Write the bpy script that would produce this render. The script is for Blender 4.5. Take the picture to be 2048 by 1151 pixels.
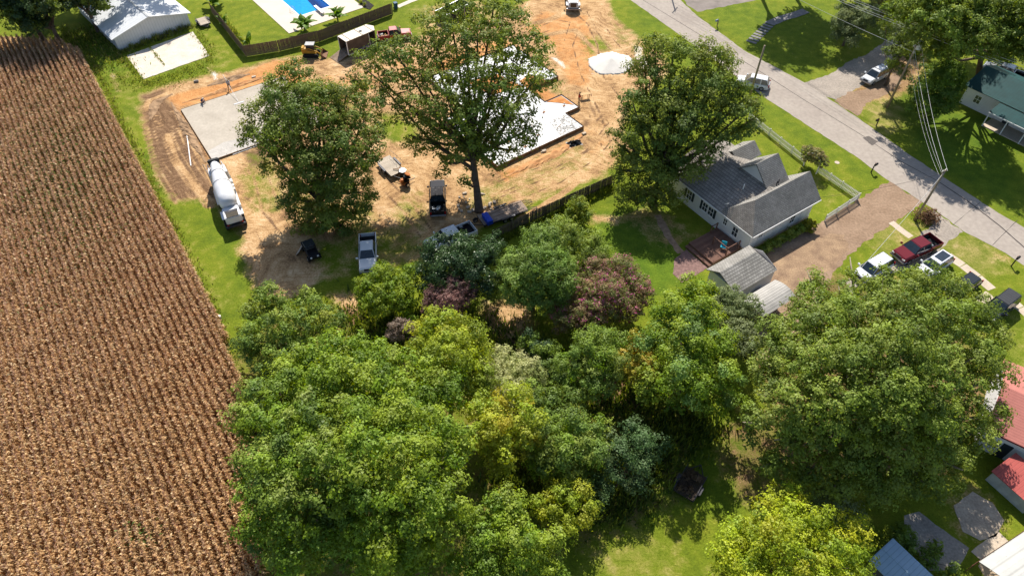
import bpy, bmesh, math, random
import numpy as np
from mathutils import Vector, Matrix
for o in list(bpy.data.objects): bpy.data.objects.remove(o)
SC = bpy.context.scene; C = SC.collection
R = math.radians
rnd = random.Random(7); rng = np.random.default_rng(11)
# ---------------------------------------------------------------- camera
CAMH = 57.0; FPX = 1365.0; PITCH = R(48.6)
cd = bpy.data.cameras.new('camera'); cam = bpy.data.objects.new('camera', cd); C.objects.link(cam)
cam.location = (0, 0, CAMH); cam.rotation_euler = (math.pi/2 - PITCH, 0, 0)
cd.sensor_width = 36; cd.lens = 36*FPX/2048; cd.clip_start = .5; cd.clip_end = 5000
SC.camera = cam
# ---------------------------------------------------------------- sky, sun, exposure
SUN_EL, SUN_AZ = R(44), R(1.5)       # azimuth measured from +Y towards +X
w = bpy.data.worlds.new('World'); SC.world = w; w.use_nodes = True
nt = w.node_tree; bg = nt.nodes['Background']
sky = nt.nodes.new('ShaderNodeTexSky'); sky.sky_type = 'NISHITA'; sky.sun_disc = False
sky.sun_elevation = SUN_EL; sky.sun_rotation = SUN_AZ
sky.air_density = 1.0; sky.dust_density = 1.0; sky.ozone_density = 1.0
nt.links.new(sky.outputs[0], bg.inputs[0]); bg.inputs[1].default_value = .092
sl = bpy.data.lights.new('sun', 'SUN'); sl.energy = 5.0; sl.angle = R(.53); sl.color = (1, .94, .85)
sun = bpy.data.objects.new('sun', sl); C.objects.link(sun)
sd = Vector((math.sin(SUN_AZ)*math.cos(SUN_EL), math.cos(SUN_AZ)*math.cos(SUN_EL), math.sin(SUN_EL)))
sun.rotation_euler = (-sd).to_track_quat('-Z', 'Y').to_euler(); sun.location = (0, 60, 90)
SC.view_settings.view_transform = 'Standard'; SC.view_settings.look = 'None'
SC.view_settings.exposure = .68; SC.view_settings.gamma = 1
SC.render.engine = 'CYCLES'
SC.cycles.max_bounces = 6; SC.cycles.diffuse_bounces = 2; SC.cycles.transmission_bounces = 4; SC.cycles.transparent_max_bounces = 4
# ---------------------------------------------------------------- photo pixel -> place on a plane
_F = np.array([0, math.cos(PITCH), -math.sin(PITCH)]); _U = np.array([0, math.sin(PITCH), math.cos(PITCH)])
def ray(x, y): return _F*FPX + np.array([1., 0, 0])*(x-1024) + _U*(575.5-y)
def P(x, y, z=0.):
    d = ray(x, y); d = d*(z-CAMH)/d[2]; return Vector((d[0], d[1], z))
def PY(x, y, Y):
    d = ray(x, y); d = d*Y/d[1]; return Vector((d[0], d[1], d[2]+CAMH))
def pix(p):
    v = np.asarray(p, float) - np.array([0, 0, CAMH]); d = v@_F
    return 1024+FPX*v[..., 0]/d, 575.5-FPX*(v@_U)/d
# ---------------------------------------------------------------- materials
MATS = {}
def nodes(m): return m.node_tree.nodes, m.node_tree.links
def mat(name, col, rough=.7, metal=0, var=.15, scale=3., bump=0., bscale=None, col2=None, spec=.15, detail=6, fine=0.):
    if name in MATS: return MATS[name]
    m = bpy.data.materials.new(name); m.use_nodes = True; n, l = nodes(m); b = n['Principled BSDF']
    b.inputs['Roughness'].default_value = rough; b.inputs['Metallic'].default_value = metal
    b.inputs['Specular IOR Level'].default_value = spec
    tc = n.new('ShaderNodeTexCoord')
    no = n.new('ShaderNodeTexNoise'); no.inputs['Scale'].default_value = scale; no.inputs['Detail'].default_value = detail
    l.new(tc.outputs['Object'], no.inputs['Vector'])
    rp = n.new('ShaderNodeValToRGB'); c2 = col2 or tuple(min(1, c*(1+var)) for c in col)
    c1 = col if col2 else tuple(c*(1-var) for c in col)
    rp.color_ramp.elements[0].color = (*c1, 1); rp.color_ramp.elements[1].color = (*c2, 1)
    rp.color_ramp.elements[0].position = .3; rp.color_ramp.elements[1].position = .7
    l.new(no.outputs[0], rp.inputs[0])
    out = rp.outputs[0]
    if fine:
        n2 = n.new('ShaderNodeTexNoise'); n2.inputs['Scale'].default_value = scale*9; n2.inputs['Detail'].default_value = 3
        l.new(tc.outputs['Object'], n2.inputs['Vector'])
        mr = n.new('ShaderNodeMapRange'); mr.inputs[1].default_value = .3; mr.inputs[2].default_value = .7
        mr.inputs[3].default_value = 1-fine; mr.inputs[4].default_value = 1+fine; l.new(n2.outputs[0], mr.inputs[0])
        mx = n.new('ShaderNodeVectorMath'); mx.operation = 'SCALE'; l.new(out, mx.inputs[0]); l.new(mr.outputs[0], mx.inputs['Scale']); out = mx.outputs[0]
    l.new(out, b.inputs['Base Color'])
    if bump:
        nb = n.new('ShaderNodeTexNoise'); nb.inputs['Scale'].default_value = bscale or scale*6; nb.inputs['Detail'].default_value = 4
        l.new(tc.outputs['Object'], nb.inputs['Vector'])
        bp = n.new('ShaderNodeBump'); bp.inputs['Strength'].default_value = bump; bp.inputs['Distance'].default_value = .05
        l.new(nb.outputs[0], bp.inputs['Height']); l.new(bp.outputs[0], b.inputs['Normal'])
    MATS[name] = m; return m
def rib_mat(name, col, axis, period, rough=.5, metal=0., depth=.02, dark=.75, var=.08, col2=None):
    """panelled metal or lapped boards: a wave along one object axis gives relief and a thin darker joint"""
    m = mat(name, col, rough, metal, var, 1.2, col2=col2); n, l = nodes(m); b = n['Principled BSDF']
    if 'done' in m: return m
    m['done'] = 1
    tc = n.new('ShaderNodeTexCoord'); sp = n.new('ShaderNodeSeparateXYZ'); l.new(tc.outputs['Object'], sp.inputs[0])
    mu = n.new('ShaderNodeMath'); mu.operation = 'DIVIDE'; mu.inputs[1].default_value = period; l.new(sp.outputs[axis], mu.inputs[0])
    fr = n.new('ShaderNodeMath'); fr.operation = 'FRACT'; l.new(mu.outputs[0], fr.inputs[0])
    pg = n.new('ShaderNodeMath'); pg.operation = 'PINGPONG'; pg.inputs[1].default_value = .5; l.new(fr.outputs[0], pg.inputs[0])
    mr = n.new('ShaderNodeMapRange'); mr.inputs[1].default_value = 0; mr.inputs[2].default_value = .12; mr.inputs[3].default_value = dark; mr.inputs[4].default_value = 1
    l.new(pg.outputs[0], mr.inputs[0])
    src = b.inputs['Base Color'].links[0].from_socket
    mx = n.new('ShaderNodeVectorMath'); mx.operation = 'SCALE'; l.new(src, mx.inputs[0]); l.new(mr.outputs[0], mx.inputs['Scale']); l.new(mx.outputs[0], b.inputs['Base Color'])
    bp = n.new('ShaderNodeBump'); bp.inputs['Strength'].default_value = 1; bp.inputs['Distance'].default_value = depth
    l.new(mr.outputs[0], bp.inputs['Height']); l.new(bp.outputs[0], b.inputs['Normal'])
    return m
def leaf_mat(name, trans=.33, rough=.55):
    if name in MATS: return MATS[name]
    m = bpy.data.materials.new(name); m.use_nodes = True; n, l = nodes(m); n.remove(n['Principled BSDF'])
    at = n.new('ShaderNodeAttribute'); at.attribute_name = 'col'
    d = n.new('ShaderNodeBsdfDiffuse'); t = n.new('ShaderNodeBsdfTranslucent'); g = n.new('ShaderNodeBsdfGlossy'); g.inputs['Roughness'].default_value = rough
    g.inputs['Color'].default_value = (.8, .85, .75, 1)
    hs = n.new('ShaderNodeHueSaturation'); hs.inputs['Hue'].default_value = .485; hs.inputs['Saturation'].default_value = 1.1; hs.inputs['Value'].default_value = 1.5
    l.new(at.outputs[0], d.inputs[0]); l.new(at.outputs[0], hs.inputs['Color']); l.new(hs.outputs[0], t.inputs[0])
    m1 = n.new('ShaderNodeMixShader'); m1.inputs[0].default_value = trans; l.new(d.outputs[0], m1.inputs[1]); l.new(t.outputs[0], m1.inputs[2])
    m2 = n.new('ShaderNodeMixShader'); m2.inputs[0].default_value = .022; l.new(m1.outputs[0], m2.inputs[1]); l.new(g.outputs[0], m2.inputs[2])
    l.new(m2.outputs[0], n['Material Output'].inputs[0]); MATS[name] = m; return m
# ---------------------------------------------------------------- objects
def tag(o, label, cat, group=None):
    o['label'] = label; o['category'] = cat
    if group: o['group'] = group
    return o
def thing(name, label, cat, loc=(0, 0, 0), rz=0, group=None):
    o = bpy.data.objects.new(name, None); o.empty_display_size = .3; C.objects.link(o)
    o.location = loc; o.rotation_euler = (0, 0, rz); return tag(o, label, cat, group)
def link(name, me, parent=None, loc=None, rot=None, sc=None):
    o = bpy.data.objects.new(name, me); C.objects.link(o)
    if parent is not None: o.parent = parent
    if loc is not None: o.location = loc
    if rot is not None: o.rotation_euler = rot
    if sc is not None: o.scale = sc
    return o
def copytree(o, parent=None):
    c = o.copy(); C.objects.link(c); c.parent = parent
    for ch in o.children: copytree(ch, c)
    return c
class MB:
    def __init__(s): s.v = []; s.f = []; s.m = []; s.cm = 0
    def add(s, vs, fs, m=None):
        k = len(s.v); s.v += [tuple(v) for v in vs]
        for f in fs: s.f.append(tuple(i+k for i in f)); s.m.append(s.cm if m is None else m)
        return s
    def box(s, x0, x1, y0, y1, z0, z1, m=None):
        v = [(x, y, z) for z in (z0, z1) for x, y in ((x0, y0), (x1, y0), (x1, y1), (x0, y1))]
        return s.add(v, [(3, 2, 1, 0), (4, 5, 6, 7), (0, 1, 5, 4), (1, 2, 6, 5), (2, 3, 7, 6), (3, 0, 4, 7)], m)
    def hexa(s, v, m=None):   # 4 bottom, 4 top
        return s.add(v, [(3, 2, 1, 0), (4, 5, 6, 7), (0, 1, 5, 4), (1, 2, 6, 5), (2, 3, 7, 6), (3, 0, 4, 7)], m)
    def cyl(s, a, b, r0, r1=None, n=10, m=None, cap=True):
        a = Vector(a); b = Vector(b); r1 = r0 if r1 is None else r1; d = (b-a).normalized()
        t = Vector((0, 0, 1)) if abs(d.z) < .9 else Vector((1, 0, 0)); u = d.cross(t).normalized(); v = d.cross(u)
        vs = []
        for c, r in ((a, r0), (b, r1)):
            for i in range(n):
                q = 2*math.pi*i/n; vs.append(c+u*(r*math.cos(q))+v*(r*math.sin(q)))
        fs = [(i, i+n, (i+1) % n+n, (i+1) % n) for i in range(n)]
        if cap: fs += [tuple(range(n)), tuple(range(2*n-1, n-1, -1))]
        return s.add(vs, fs, m)
    def tube(s, pts, rs, n=6, m=None):
        pts = [Vector(p) for p in pts]; vs = []; k = len(pts)
        for i, p in enumerate(pts):
            d = (pts[min(i+1, k-1)]-pts[max(i-1, 0)]).normalized(); t = Vector((0, 0, 1)) if abs(d.z) < .9 else Vector((1, 0, 0))
            u = d.cross(t).normalized(); v = d.cross(u); r = rs[i] if hasattr(rs, '__len__') else rs
            for j in range(n):
                q = 2*math.pi*j/n; vs.append(p+u*(r*math.cos(q))+v*(r*math.sin(q)))
        fs = [(i*n+j, i*n+(j+1) % n, (i+1)*n+(j+1) % n, (i+1)*n+j) for i in range(k-1) for j in range(n)]
        fs += [tuple(range(n-1, -1, -1)), tuple(range((k-1)*n, k*n))]
        return s.add(vs, fs, m)
    def loft(s, rings, m=None):
        n = len(rings[0]); vs = [p for r in rings for p in r]
        fs = [(i*n+j, i*n+(j+1) % n, (i+1)*n+(j+1) % n, (i+1)*n+j) for i in range(len(rings)-1) for j in range(n)]
        fs += [tuple(range(n-1, -1, -1)), tuple(range((len(rings)-1)*n, len(rings)*n))]
        return s.add(vs, fs, m)
    def slab(s, pts, t, m=None):   # planar polygon thickened downwards along its normal
        pts = [Vector(p) for p in pts]; nn = (pts[1]-pts[0]).cross(pts[2]-pts[0]).normalized()
        if nn.z < 0: pts.reverse(); nn = -nn
        k = len(pts); lo = [p-nn*t for p in pts]
        fs = [tuple(range(k)), tuple(range(2*k-1, k-1, -1))]+[(i, i+k, (i+1) % k+k, (i+1) % k) for i in range(k)]
        return s.add(pts+lo, fs, m)
    def prism(s, poly, z0, z1, m=None):
        k = len(poly); v = [(x, y, z0) for x, y in poly]+[(x, y, z1) for x, y in poly]
        return s.add(v, [tuple(range(k-1, -1, -1)), tuple(range(k, 2*k))]+[(i, (i+1) % k, (i+1) % k+k, i+k) for i in range(k)], m)
    def mesh(s, name, mats, smooth=False, bevel=0, seg=1):
        me = bpy.data.meshes.new(name); me.from_pydata(s.v, [], s.f)
        if not isinstance(mats, (list, tuple)): mats = [mats]
        for m in mats: me.materials.append(m)
        if len(mats) > 1: me.polygons.foreach_set('material_index', s.m)
        bm = bmesh.new(); bm.from_mesh(me)
        bmesh.ops.recalc_face_normals(bm, faces=bm.faces)
        if bevel: bmesh.ops.bevel(bm, geom=bm.edges[:], offset=bevel, segments=seg, affect='EDGES', clamp_overlap=True)
        bm.to_mesh(me); bm.free()
        if smooth: me.polygons.foreach_set('use_smooth', [True]*len(me.polygons))
        me.update(); return me
    def build(s, name, mats, parent=None, loc=None, rot=None, **k): return link(name, s.mesh(name, mats, **k), parent, loc, rot)
def struct(o): o['kind'] = 'structure'; return o
def quads_mesh(name, V, col, mt):
    """V (n,k,3) small faces -> mesh with a colour per face"""
    n, k = V.shape[:2]; me = bpy.data.meshes.new(name); me.vertices.add(n*k); me.vertices.foreach_set('co', V.reshape(-1).astype(np.float32))
    me.loops.add(n*k); me.loops.foreach_set('vertex_index', np.arange(n*k, dtype=np.int32))
    me.polygons.add(n); me.polygons.foreach_set('loop_start', np.arange(0, n*k, k, dtype=np.int32))
    a = me.color_attributes.new('col', 'FLOAT_COLOR', 'POINT')
    cc = np.ones((n, k, 4), np.float32); cc[:, :, :3] = col[:, None, :]; a.data.foreach_set('color', cc.reshape(-1))
    me.materials.append(mt); me.update(calc_edges=True); return me
def inpoly(poly, X, Y):
    ins = np.zeros(X.shape, bool); k = len(poly)
    for i in range(k):
        x0, y0 = poly[i]; x1, y1 = poly[(i+1) % k]
        if y0 == y1: continue
        c = ((y0 > Y) != (y1 > Y)) & (X < (x1-x0)*(Y-y0)/(y1-y0)+x0); ins ^= c
    return ins
def sdist(poly, X, Y, closed=True):
    d = np.full(X.shape, 1e9); k = len(poly)
    for i in range(k if closed else k-1):
        x0, y0 = poly[i]; x1, y1 = poly[(i+1) % k]; dx, dy = x1-x0, y1-y0
        t = np.clip(((X-x0)*dx+(Y-y0)*dy)/(dx*dx+dy*dy+1e-9), 0, 1); d = np.minimum(d, np.hypot(X-x0-t*dx, Y-y0-t*dy))
    if closed: d = np.where(inpoly(poly, X, Y), -d, d)
    return d
def gp(pts): return [tuple(P(x, y)[:2]) for x, y in pts]
def wob(poly, step=.5, amp=.15, seed=1, closed=True):
    r = random.Random(seed); out = []; k = len(poly)
    for i in range(k if closed else k-1):
        a = Vector(poly[i]); b = Vector(poly[(i+1) % k]); n = max(1, int((b-a).length/step)); nn = Vector((-(b-a).y, (b-a).x)).normalized()
        for j in range(n):
            o = r.uniform(-amp, amp) if j else 0
            out.append(tuple(a.lerp(b, j/n)+nn*o))
    return out
def sheet(name, poly, z, mt, step=.5, amp=.12, seed=1, thick=0):
    q = wob(poly, step, amp, seed); bm = bmesh.new(); vs = [bm.verts.new((x, y, z)) for x, y in q]; f = bm.faces.new(vs)
    if f.normal.z < 0: f.normal_flip()
    if thick:
        r = bmesh.ops.extrude_face_region(bm, geom=[f]); vv = [e for e in r['geom'] if isinstance(e, bmesh.types.BMVert)]
        bmesh.ops.translate(bm, verts=vv, vec=(0, 0, -thick))
    bmesh.ops.triangulate(bm, faces=bm.faces[:]); bmesh.ops.recalc_face_normals(bm, faces=bm.faces)
    me = bpy.data.meshes.new(name); bm.to_mesh(me); bm.free()
    if not thick and len(me.polygons) and me.polygons[0].normal.z < 0: me.flip_normals()
    me.materials.append(mt); return struct(link(name, me))
# ================================================================ GROUND
def ground_material():
    m = bpy.data.materials.new('ground'); m.use_nodes = True; n, l = nodes(m); b = n['Principled BSDF']
    b.inputs['Roughness'].default_value = .95; b.inputs['Specular IOR Level'].default_value = .1
    tc = n.new('ShaderNodeTexCoord')
    def noise(scale, detail=6, rough=.6, vec=None):
        t = n.new('ShaderNodeTexNoise'); t.inputs['Scale'].default_value = scale; t.inputs['Detail'].default_value = detail; t.inputs['Roughness'].default_value = rough
        l.new(vec or tc.outputs['Object'], t.inputs['Vector']); return t.outputs[0]
    def ramp(src, stops):
        r = n.new('ShaderNodeValToRGB'); e = r.color_ramp.elements
        while len(e) < len(stops): e.new(.5)
        for el, (p, c) in zip(e, stops): el.position = p; el.color = (*c, 1)
        l.new(src, r.inputs[0]); return r.outputs[0]
    def math_(op, a, c):
        t = n.new('ShaderNodeMath'); t.operation = op
        for i, q in enumerate((a, c)):
            if isinstance(q, (int, float)): t.inputs[i].default_value = q
            else: l.new(q, t.inputs[i])
        return t.outputs[0]
    def rng_(a, lo, hi, o0=0., o1=1.):
        t = n.new('ShaderNodeMapRange'); t.inputs[1].default_value = lo; t.inputs[2].default_value = hi; t.inputs[3].default_value = o0; t.inputs[4].default_value = o1
        l.new(a, t.inputs[0]); return t.outputs[0]
    def mix(f, a, c):
        t = n.new('ShaderNodeMix'); t.data_type = 'RGBA'; l.new(f, t.inputs[0]); l.new(a, t.inputs[6]); l.new(c, t.inputs[7]); return t.outputs[2]
    def attr(nm):
        a = n.new('ShaderNodeAttribute'); a.attribute_name = nm; s = n.new('ShaderNodeSeparateColor'); l.new(a.outputs[0], s.inputs[0]); return s.outputs
    A = attr('maska'); B = attr('maskb')
    n_big = noise(.12, 4); n_mid = noise(.7, 6); n_fine = noise(5, 5, .7); n_vf = noise(16, 3, .7)
    edge = math_('ADD', math_('MULTIPLY', math_('SUBTRACT', n_mid, .5), 1.1), math_('MULTIPLY', math_('SUBTRACT', n_fine, .5), .7))
    def msk(ch, w=.22):
        return rng_(math_('ADD', ch, edge), .5-w, .5+w)
    grass = ramp(math_('ADD', math_('MULTIPLY', n_mid, .6), math_('MULTIPLY', n_big, .4)), [(.32, (.085, .125, .010)), (.5, (.145, .185, .013)), (.68, (.23, .235, .024))])
    dry = ramp(n_mid, [(.3, (.19, .20, .035)), (.55, (.31, .26, .085)), (.7, (.44, .33, .16))])
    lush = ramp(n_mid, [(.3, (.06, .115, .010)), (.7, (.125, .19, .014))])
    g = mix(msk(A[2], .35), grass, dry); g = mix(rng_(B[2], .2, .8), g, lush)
    # blades: fine light and dark flecks
    fl = rng_(math_('ADD', math_('MULTIPLY', n_fine, .5), math_('MULTIPLY', n_vf, .5)), .34, .66, .6, 1.35)
    sc = n.new('ShaderNodeVectorMath'); sc.operation = 'SCALE'; l.new(g, sc.inputs[0]); l.new(fl, sc.inputs['Scale']); g = sc.outputs[0]
    # bare earth, dragged by wheels: stretched noise
    mp = n.new('ShaderNodeMapping'); mp.inputs['Rotation'].default_value = (0, 0, R(-35)); mp.inputs['Scale'].default_value = (.5, 1.3, 1)
    wp = n.new('ShaderNodeTexNoise'); wp.inputs['Scale'].default_value = .09; wp.inputs['Detail'].default_value = 2; l.new(tc.outputs['Object'], wp.inputs['Vector'])
    ws = n.new('ShaderNodeVectorMath'); ws.operation = 'MULTIPLY_ADD'; l.new(wp.outputs[1], ws.inputs[0]); ws.inputs[1].default_value = (16, 16, 0); l.new(tc.outputs['Object'], ws.inputs[2]); l.new(ws.outputs[0], mp.inputs[0])
    n_str = noise(1.3, 7, .65, mp.outputs[0])
    n_pat = noise(.28, 5, .7)
    e1 = math_('ADD', math_('MULTIPLY', n_str, .30), math_('ADD', math_('MULTIPLY', n_pat, .38), math_('MULTIPLY', n_fine, .32)))
    dirt = ramp(e1, [(.39, (.13, .075, .04)), (.45, (.29, .17, .08)), (.505, (.45, .275, .13)), (.56, (.56, .375, .20)), (.63, (.68, .50, .31))])
    orange = ramp(e1, [(.36, (.24, .10, .035)), (.48, (.48, .225, .08)), (.58, (.58, .31, .125)), (.68, (.66, .42, .20))])
    e = mix(rng_(math_('ADD', A[1], math_('MULTIPLY', edge, .6)), .35, .7), dirt, orange)
    brown = ramp(math_('ADD', math_('MULTIPLY', n_str, .5), math_('MULTIPLY', n_fine, .5)), [(.32, (.055, .032, .018)), (.48, (.15, .085, .045)), (.62, (.31, .19, .105)), (.75, (.45, .29, .16))])
    e = mix(rng_(math_('ADD', B[0], math_('MULTIPLY', edge, .5)), .35, .65), e, brown)
    pale = ramp(n_fine, [(.3, (.55, .50, .43)), (.7, (.80, .77, .70))])
    e = mix(rng_(math_('ADD', B[1], math_('MULTIPLY', edge, .8)), .45, .7), e, pale)
    fl2 = rng_(n_vf, .3, .7, .8, 1.2)
    s2 = n.new('ShaderNodeVectorMath'); s2.operation = 'SCALE'; l.new(e, s2.inputs[0]); l.new(fl2, s2.inputs['Scale']); e = s2.outputs[0]
    c = mix(msk(A[0]), g, e); l.new(c, b.inputs['Base Color'])
    hgt = math_('ADD', math_('MULTIPLY', n_fine, .6), math_('MULTIPLY', math_('ADD', n_str, n_vf), .4))
    bp = n.new('ShaderNodeBump'); bp.inputs['Strength'].default_value = .8; bp.inputs['Distance'].default_value = .14
    l.new(hgt, bp.inputs['Height']); l.new(bp.outputs[0], b.inputs['Normal']); return m
FIELD = [(-260, 66), (40, 74), (120, 80), (158, 97), (440, 640), (505, 850), (530, 1290), (-260, 1290)]
def build_ground():
    xs = np.concatenate([[-2500, -1200, -600, -300, -200, -140, -110], np.arange(-92, -46, .36), np.arange(-46, 30, .21), np.arange(30, 92.1, .36), [110, 140, 200, 300, 600, 1200, 2500]])
    ys = np.concatenate([[-2500, -1000, -400, -150, -60, -20, 0, 10], np.arange(17, 52, .36), np.arange(52, 112, .21), np.arange(112, 124.1, .36), [135, 150, 180, 230, 320, 600, 1200, 2500]])
    X, Y = np.meshgrid(xs, ys); nx, ny = len(xs), len(ys)
    V = np.stack([X, Y, np.zeros_like(X)], -1).reshape(-1, 3)
    A = np.zeros((ny, nx, 4), np.float32); B = np.zeros((ny, nx, 4), np.float32); A[..., 3] = 1; B[..., 3] = 1
    def area(M, ch, pts, v=1., soft=.8):
        d = sdist(gp(pts), X, Y); M[..., ch] = np.maximum(M[..., ch], v*np.clip(.5-d/(2*soft), 0, 1))
    def clear(M, ch, pts, v=0., soft=1.):
        d = sdist(gp(pts), X, Y); k = np.clip(.5-d/(2*soft), 0, 1); M[..., ch] = M[..., ch]*(1-k)+v*k
    def line(M, ch, pts, wd, v=1., soft=.4, sub=False):
        d = sdist(gp(pts), X, Y, False)-wd; k = np.clip(.5-d/(2*soft), 0, 1)
        if sub: M[..., ch] = M[..., ch]*(1-k)+v*k
        else: M[..., ch] = np.maximum(M[..., ch], v*k)
    site = [(282, 190), (330, 170), (420, 150), (480, 138), (545, 118), (600, 112), (640, 116), (700, 112), (760, 100), (840, 72), (905, 62), (960, 45), (1010, 25), (1075, -10), (1212, -12), (1232, 40), (1292, 88), (1320, 100), (1340, 140), (1300, 180), (1262, 200), (1245, 260), (1232, 320), (1205, 352), (1130, 378), (1060, 405), (1010, 425), (980, 445), (930, 480), (850, 505), (780, 525), (700, 545), (640, 560), (610, 582), (560, 590), (512, 572), (492, 535), (498, 500), (494, 465), (452, 440), (440, 415), (400, 402), (350, 402), (322, 372), (308, 330), (296, 285), (280, 235)]
    area(A, 0, site, .95, 1.2)
    # patchy, half-grown ground inside the site
    for p, v in [([(490, 300), (560, 310), (580, 400), (560, 440), (500, 440), (485, 380)], .52), ([(748, 225), (800, 225), (842, 250), (838, 282), (790, 290), (755, 270)], .25),
                 ([(1092, 140), (1118, 150), (1132, 188), (1122, 196), (1098, 165)], .12), ([(1165, 78), (1195, 70), (1228, 98), (1195, 108), (1175, 120)], .3),
                 ([(1060, 320), (1120, 290), (1150, 280), (1165, 300), (1090, 340)], .42), ([(930, 370), (1010, 350), (1100, 370), (1000, 420), (930, 425)], .55),
                 ([(620, 480), (700, 470), (800, 460), (860, 500), (760, 540), (660, 556), (625, 540)], .32), ([(1215, 30), (1300, 90), (1320, 130), (1280, 120), (1220, 80)], .6),
                 ([(860, 10), (960, 0), (1010, 20), (900, 60), (830, 70)], .55), ([(550, 100), (640, 105), (720, 100), (700, 85), (600, 95)], .2), ([(575, 380), (640, 360), (640, 470), (585, 450)], .6),
                 ([(700, 400), (750, 400), (760, 520), (700, 520)], .45), ([(780, 400), (850, 380), (860, 520), (790, 530)], .5), ([(1180, 240), (1230, 230), (1225, 330), (1180, 330)], .8), ([(640, 210), (720, 190), (740, 240), (660, 260)], .5), ([(1010, 350), (1110, 320), (1180, 300), (1190, 340), (1080, 385), (1000, 400)], .62), ([(480, 350), (520, 340), (560, 400), (520, 430)], .45), ([(1100, 95), (1125, 120), (1150, 190), (1120, 200), (1100, 150)], .75)]:
        clear(A, 0, p, v, 1.4)
    # other bare spots
    for p, v in [([(488, 425), (560, 420), (610, 455), (632, 540), (600, 590), (545, 600), (505, 560), (480, 500)], 1), ([(660, 590), (720, 575), (740, 640), (690, 660)], .8),
                 ([(960, 600), (1060, 590), (1080, 690), (1010, 760), (940, 720)], .75), ([(1160, 700), (1260, 740), (1290, 830), (1180, 820)], .8),
                 ([(1440, 830), (1560, 800), (1600, 900), (1560, 1020), (1470, 1010), (1420, 920)], .5), ([(1880, 970), (1960, 960), (2020, 1050), (1960, 1100), (1900, 1060)], .45),
                 ([(1290, 395), (1420, 480), (1330, 500), (1230, 440)], .45), ([(1185, 430), (1240, 432), (1235, 446), (1180, 444)], .9),
                 ([(440, 740), (560, 600), (900, 640), (1400, 780), (1400, 1000), (1000, 1200), (420, 1300), (400, 900)], .42),
                 ([(1600, 540), (1900, 560), (2000, 800), (1900, 960), (1560, 950), (1500, 700)], .6), ([(1990, 510), (2020, 510), (2020, 530), (1990, 530)], .6), ([(1690, 160), (1800, 95), (1860, 100), (1840, 180), (1720, 215)], .7)]:
        area(A, 0, p, v, 1.2)
    area(A, 0, FIELD, 1, .5); area(B, 0, FIELD, .38, .5)
    # turned brown soil west of the slab and under trees, plus painted pecan shade
    for p, v in [([(278, 190), (330, 175), (345, 205), (362, 225), (420, 320), (450, 400), (340, 405), (300, 330)], .85), ([(480, 300), (560, 290), (540, 330), (490, 340)], .8),
                 ([(440, 740), (560, 600), (900, 640), (1400, 780), (1400, 1000), (1000, 1200), (420, 1300), (400, 900)], .9), ([(1155, 200), (1180, 250), (1215, 290), (1235, 240), (1200, 200)], .55), ([(1160, 228), (1178, 240), (1182, 258), (1164, 250)], .8), ([(1000, 55), (1090, 60), (1130, 110), (1090, 90)], .45), ([(640, 118), (720, 118), (700, 150), (640, 140)], .5), ([(560, 380), (620, 420), (600, 460), (540, 430)], .4), ([(1050, 400), (1130, 370), (1200, 345), (1130, 360)], .4),
                 ([(700, 340), (800, 330), (950, 340), (1000, 420), (860, 500), (760, 500), (720, 430)], .35), ([(430, 150), (530, 130), (480, 160)], .5),
                 ([(1690, 160), (1800, 95), (1860, 100), (1840, 180), (1720, 215)], .5), ([(1600, 540), (1900, 560), (2000, 800), (1900, 960), (1560, 950), (1500, 700)], .7), ([(1440, 830), (1560, 800), (1600, 900), (1560, 1020), (1470, 1010), (1420, 920)], .75)]:  # last patch is browned to paint in the pecan's dappled shade
        area(B, 0, p, v, 1.5)
    # orange clay
    for p, v in [([(322, 196), (380, 180), (460, 160), (540, 122), (610, 118), (585, 155), (440, 195), (360, 216)], .9), ([(340, 196), (362, 215), (425, 322), (408, 320), (335, 206)], .8),
                 ([(568, 150), (610, 140), (640, 200), (600, 200)], .9), ([(1070, 168), (1112, 190), (1100, 205), (1075, 195)], 1), ([(985, 330), (1000, 345), (1090, 310), (1170, 262), (1160, 285), (1010, 365)], .85),
                 ([(1080, 20), (1180, 30), (1195, 110), (1180, 180), (1130, 170), (1100, 90), (1040, 60)], .62), ([(640, 150), (760, 130), (840, 100), (850, 140), (740, 190), (660, 210)], .45), ([(1160, 260), (1220, 230), (1230, 300), (1170, 320)], .4), ([(850, 130), (1010, 70), (1110, 190), (1000, 230)], .8), ([(1150, 195), (1200, 205), (1180, 235)], .3)]:
        area(A, 1, p, v, 1.)
    # wheel tracks: pressed paler bands
    for pts, wd in [([(335, 270), (352, 320), (385, 365), (408, 395), (425, 412)], .35), ([(370, 250), (392, 300), (420, 350), (450, 400)], .35), ([(475, 320), (492, 352)], .2), ([(485, 316), (500, 348)], .2),
                    ([(1190, 200), (1225, 240), (1260, 300)], .4), ([(1170, 300), (1215, 260), (1240, 230)], .4), ([(1000, 60), (1100, 40), (1140, 20)], .5), ([(1090, 70), (1150, 60), (1200, 110)], .4),
                    ([(640, 150), (740, 130), (830, 110)], .35), ([(640, 135), (720, 120)], .3), ([(1040, 440), (1120, 390), (1200, 330)], .5), ([(290, 220), (300, 200), (340, 185)], .3)]:
        line(B, 0, pts, wd, .0, .3, True); line(A, 1, pts, wd, .0, .3, True); line(A, 0, pts, wd, 1, .3)
    for pts, wd in [([(1190, 215), (1235, 275), (1240, 330)], .25), ([(1130, 10), (1190, 60), (1220, 100)], .25), ([(320, 260), (345, 330), (395, 395)], .25), ([(620, 170), (700, 150), (760, 130)], .2), ([(1200, 50), (1260, 90)], .2)]:
        line(B, 0, pts, wd, .7, .3)
    # pairs of fresh wheel ruts: dark pressed floor, pale crumbled shoulder
    tr_ = random.Random(5)
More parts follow.
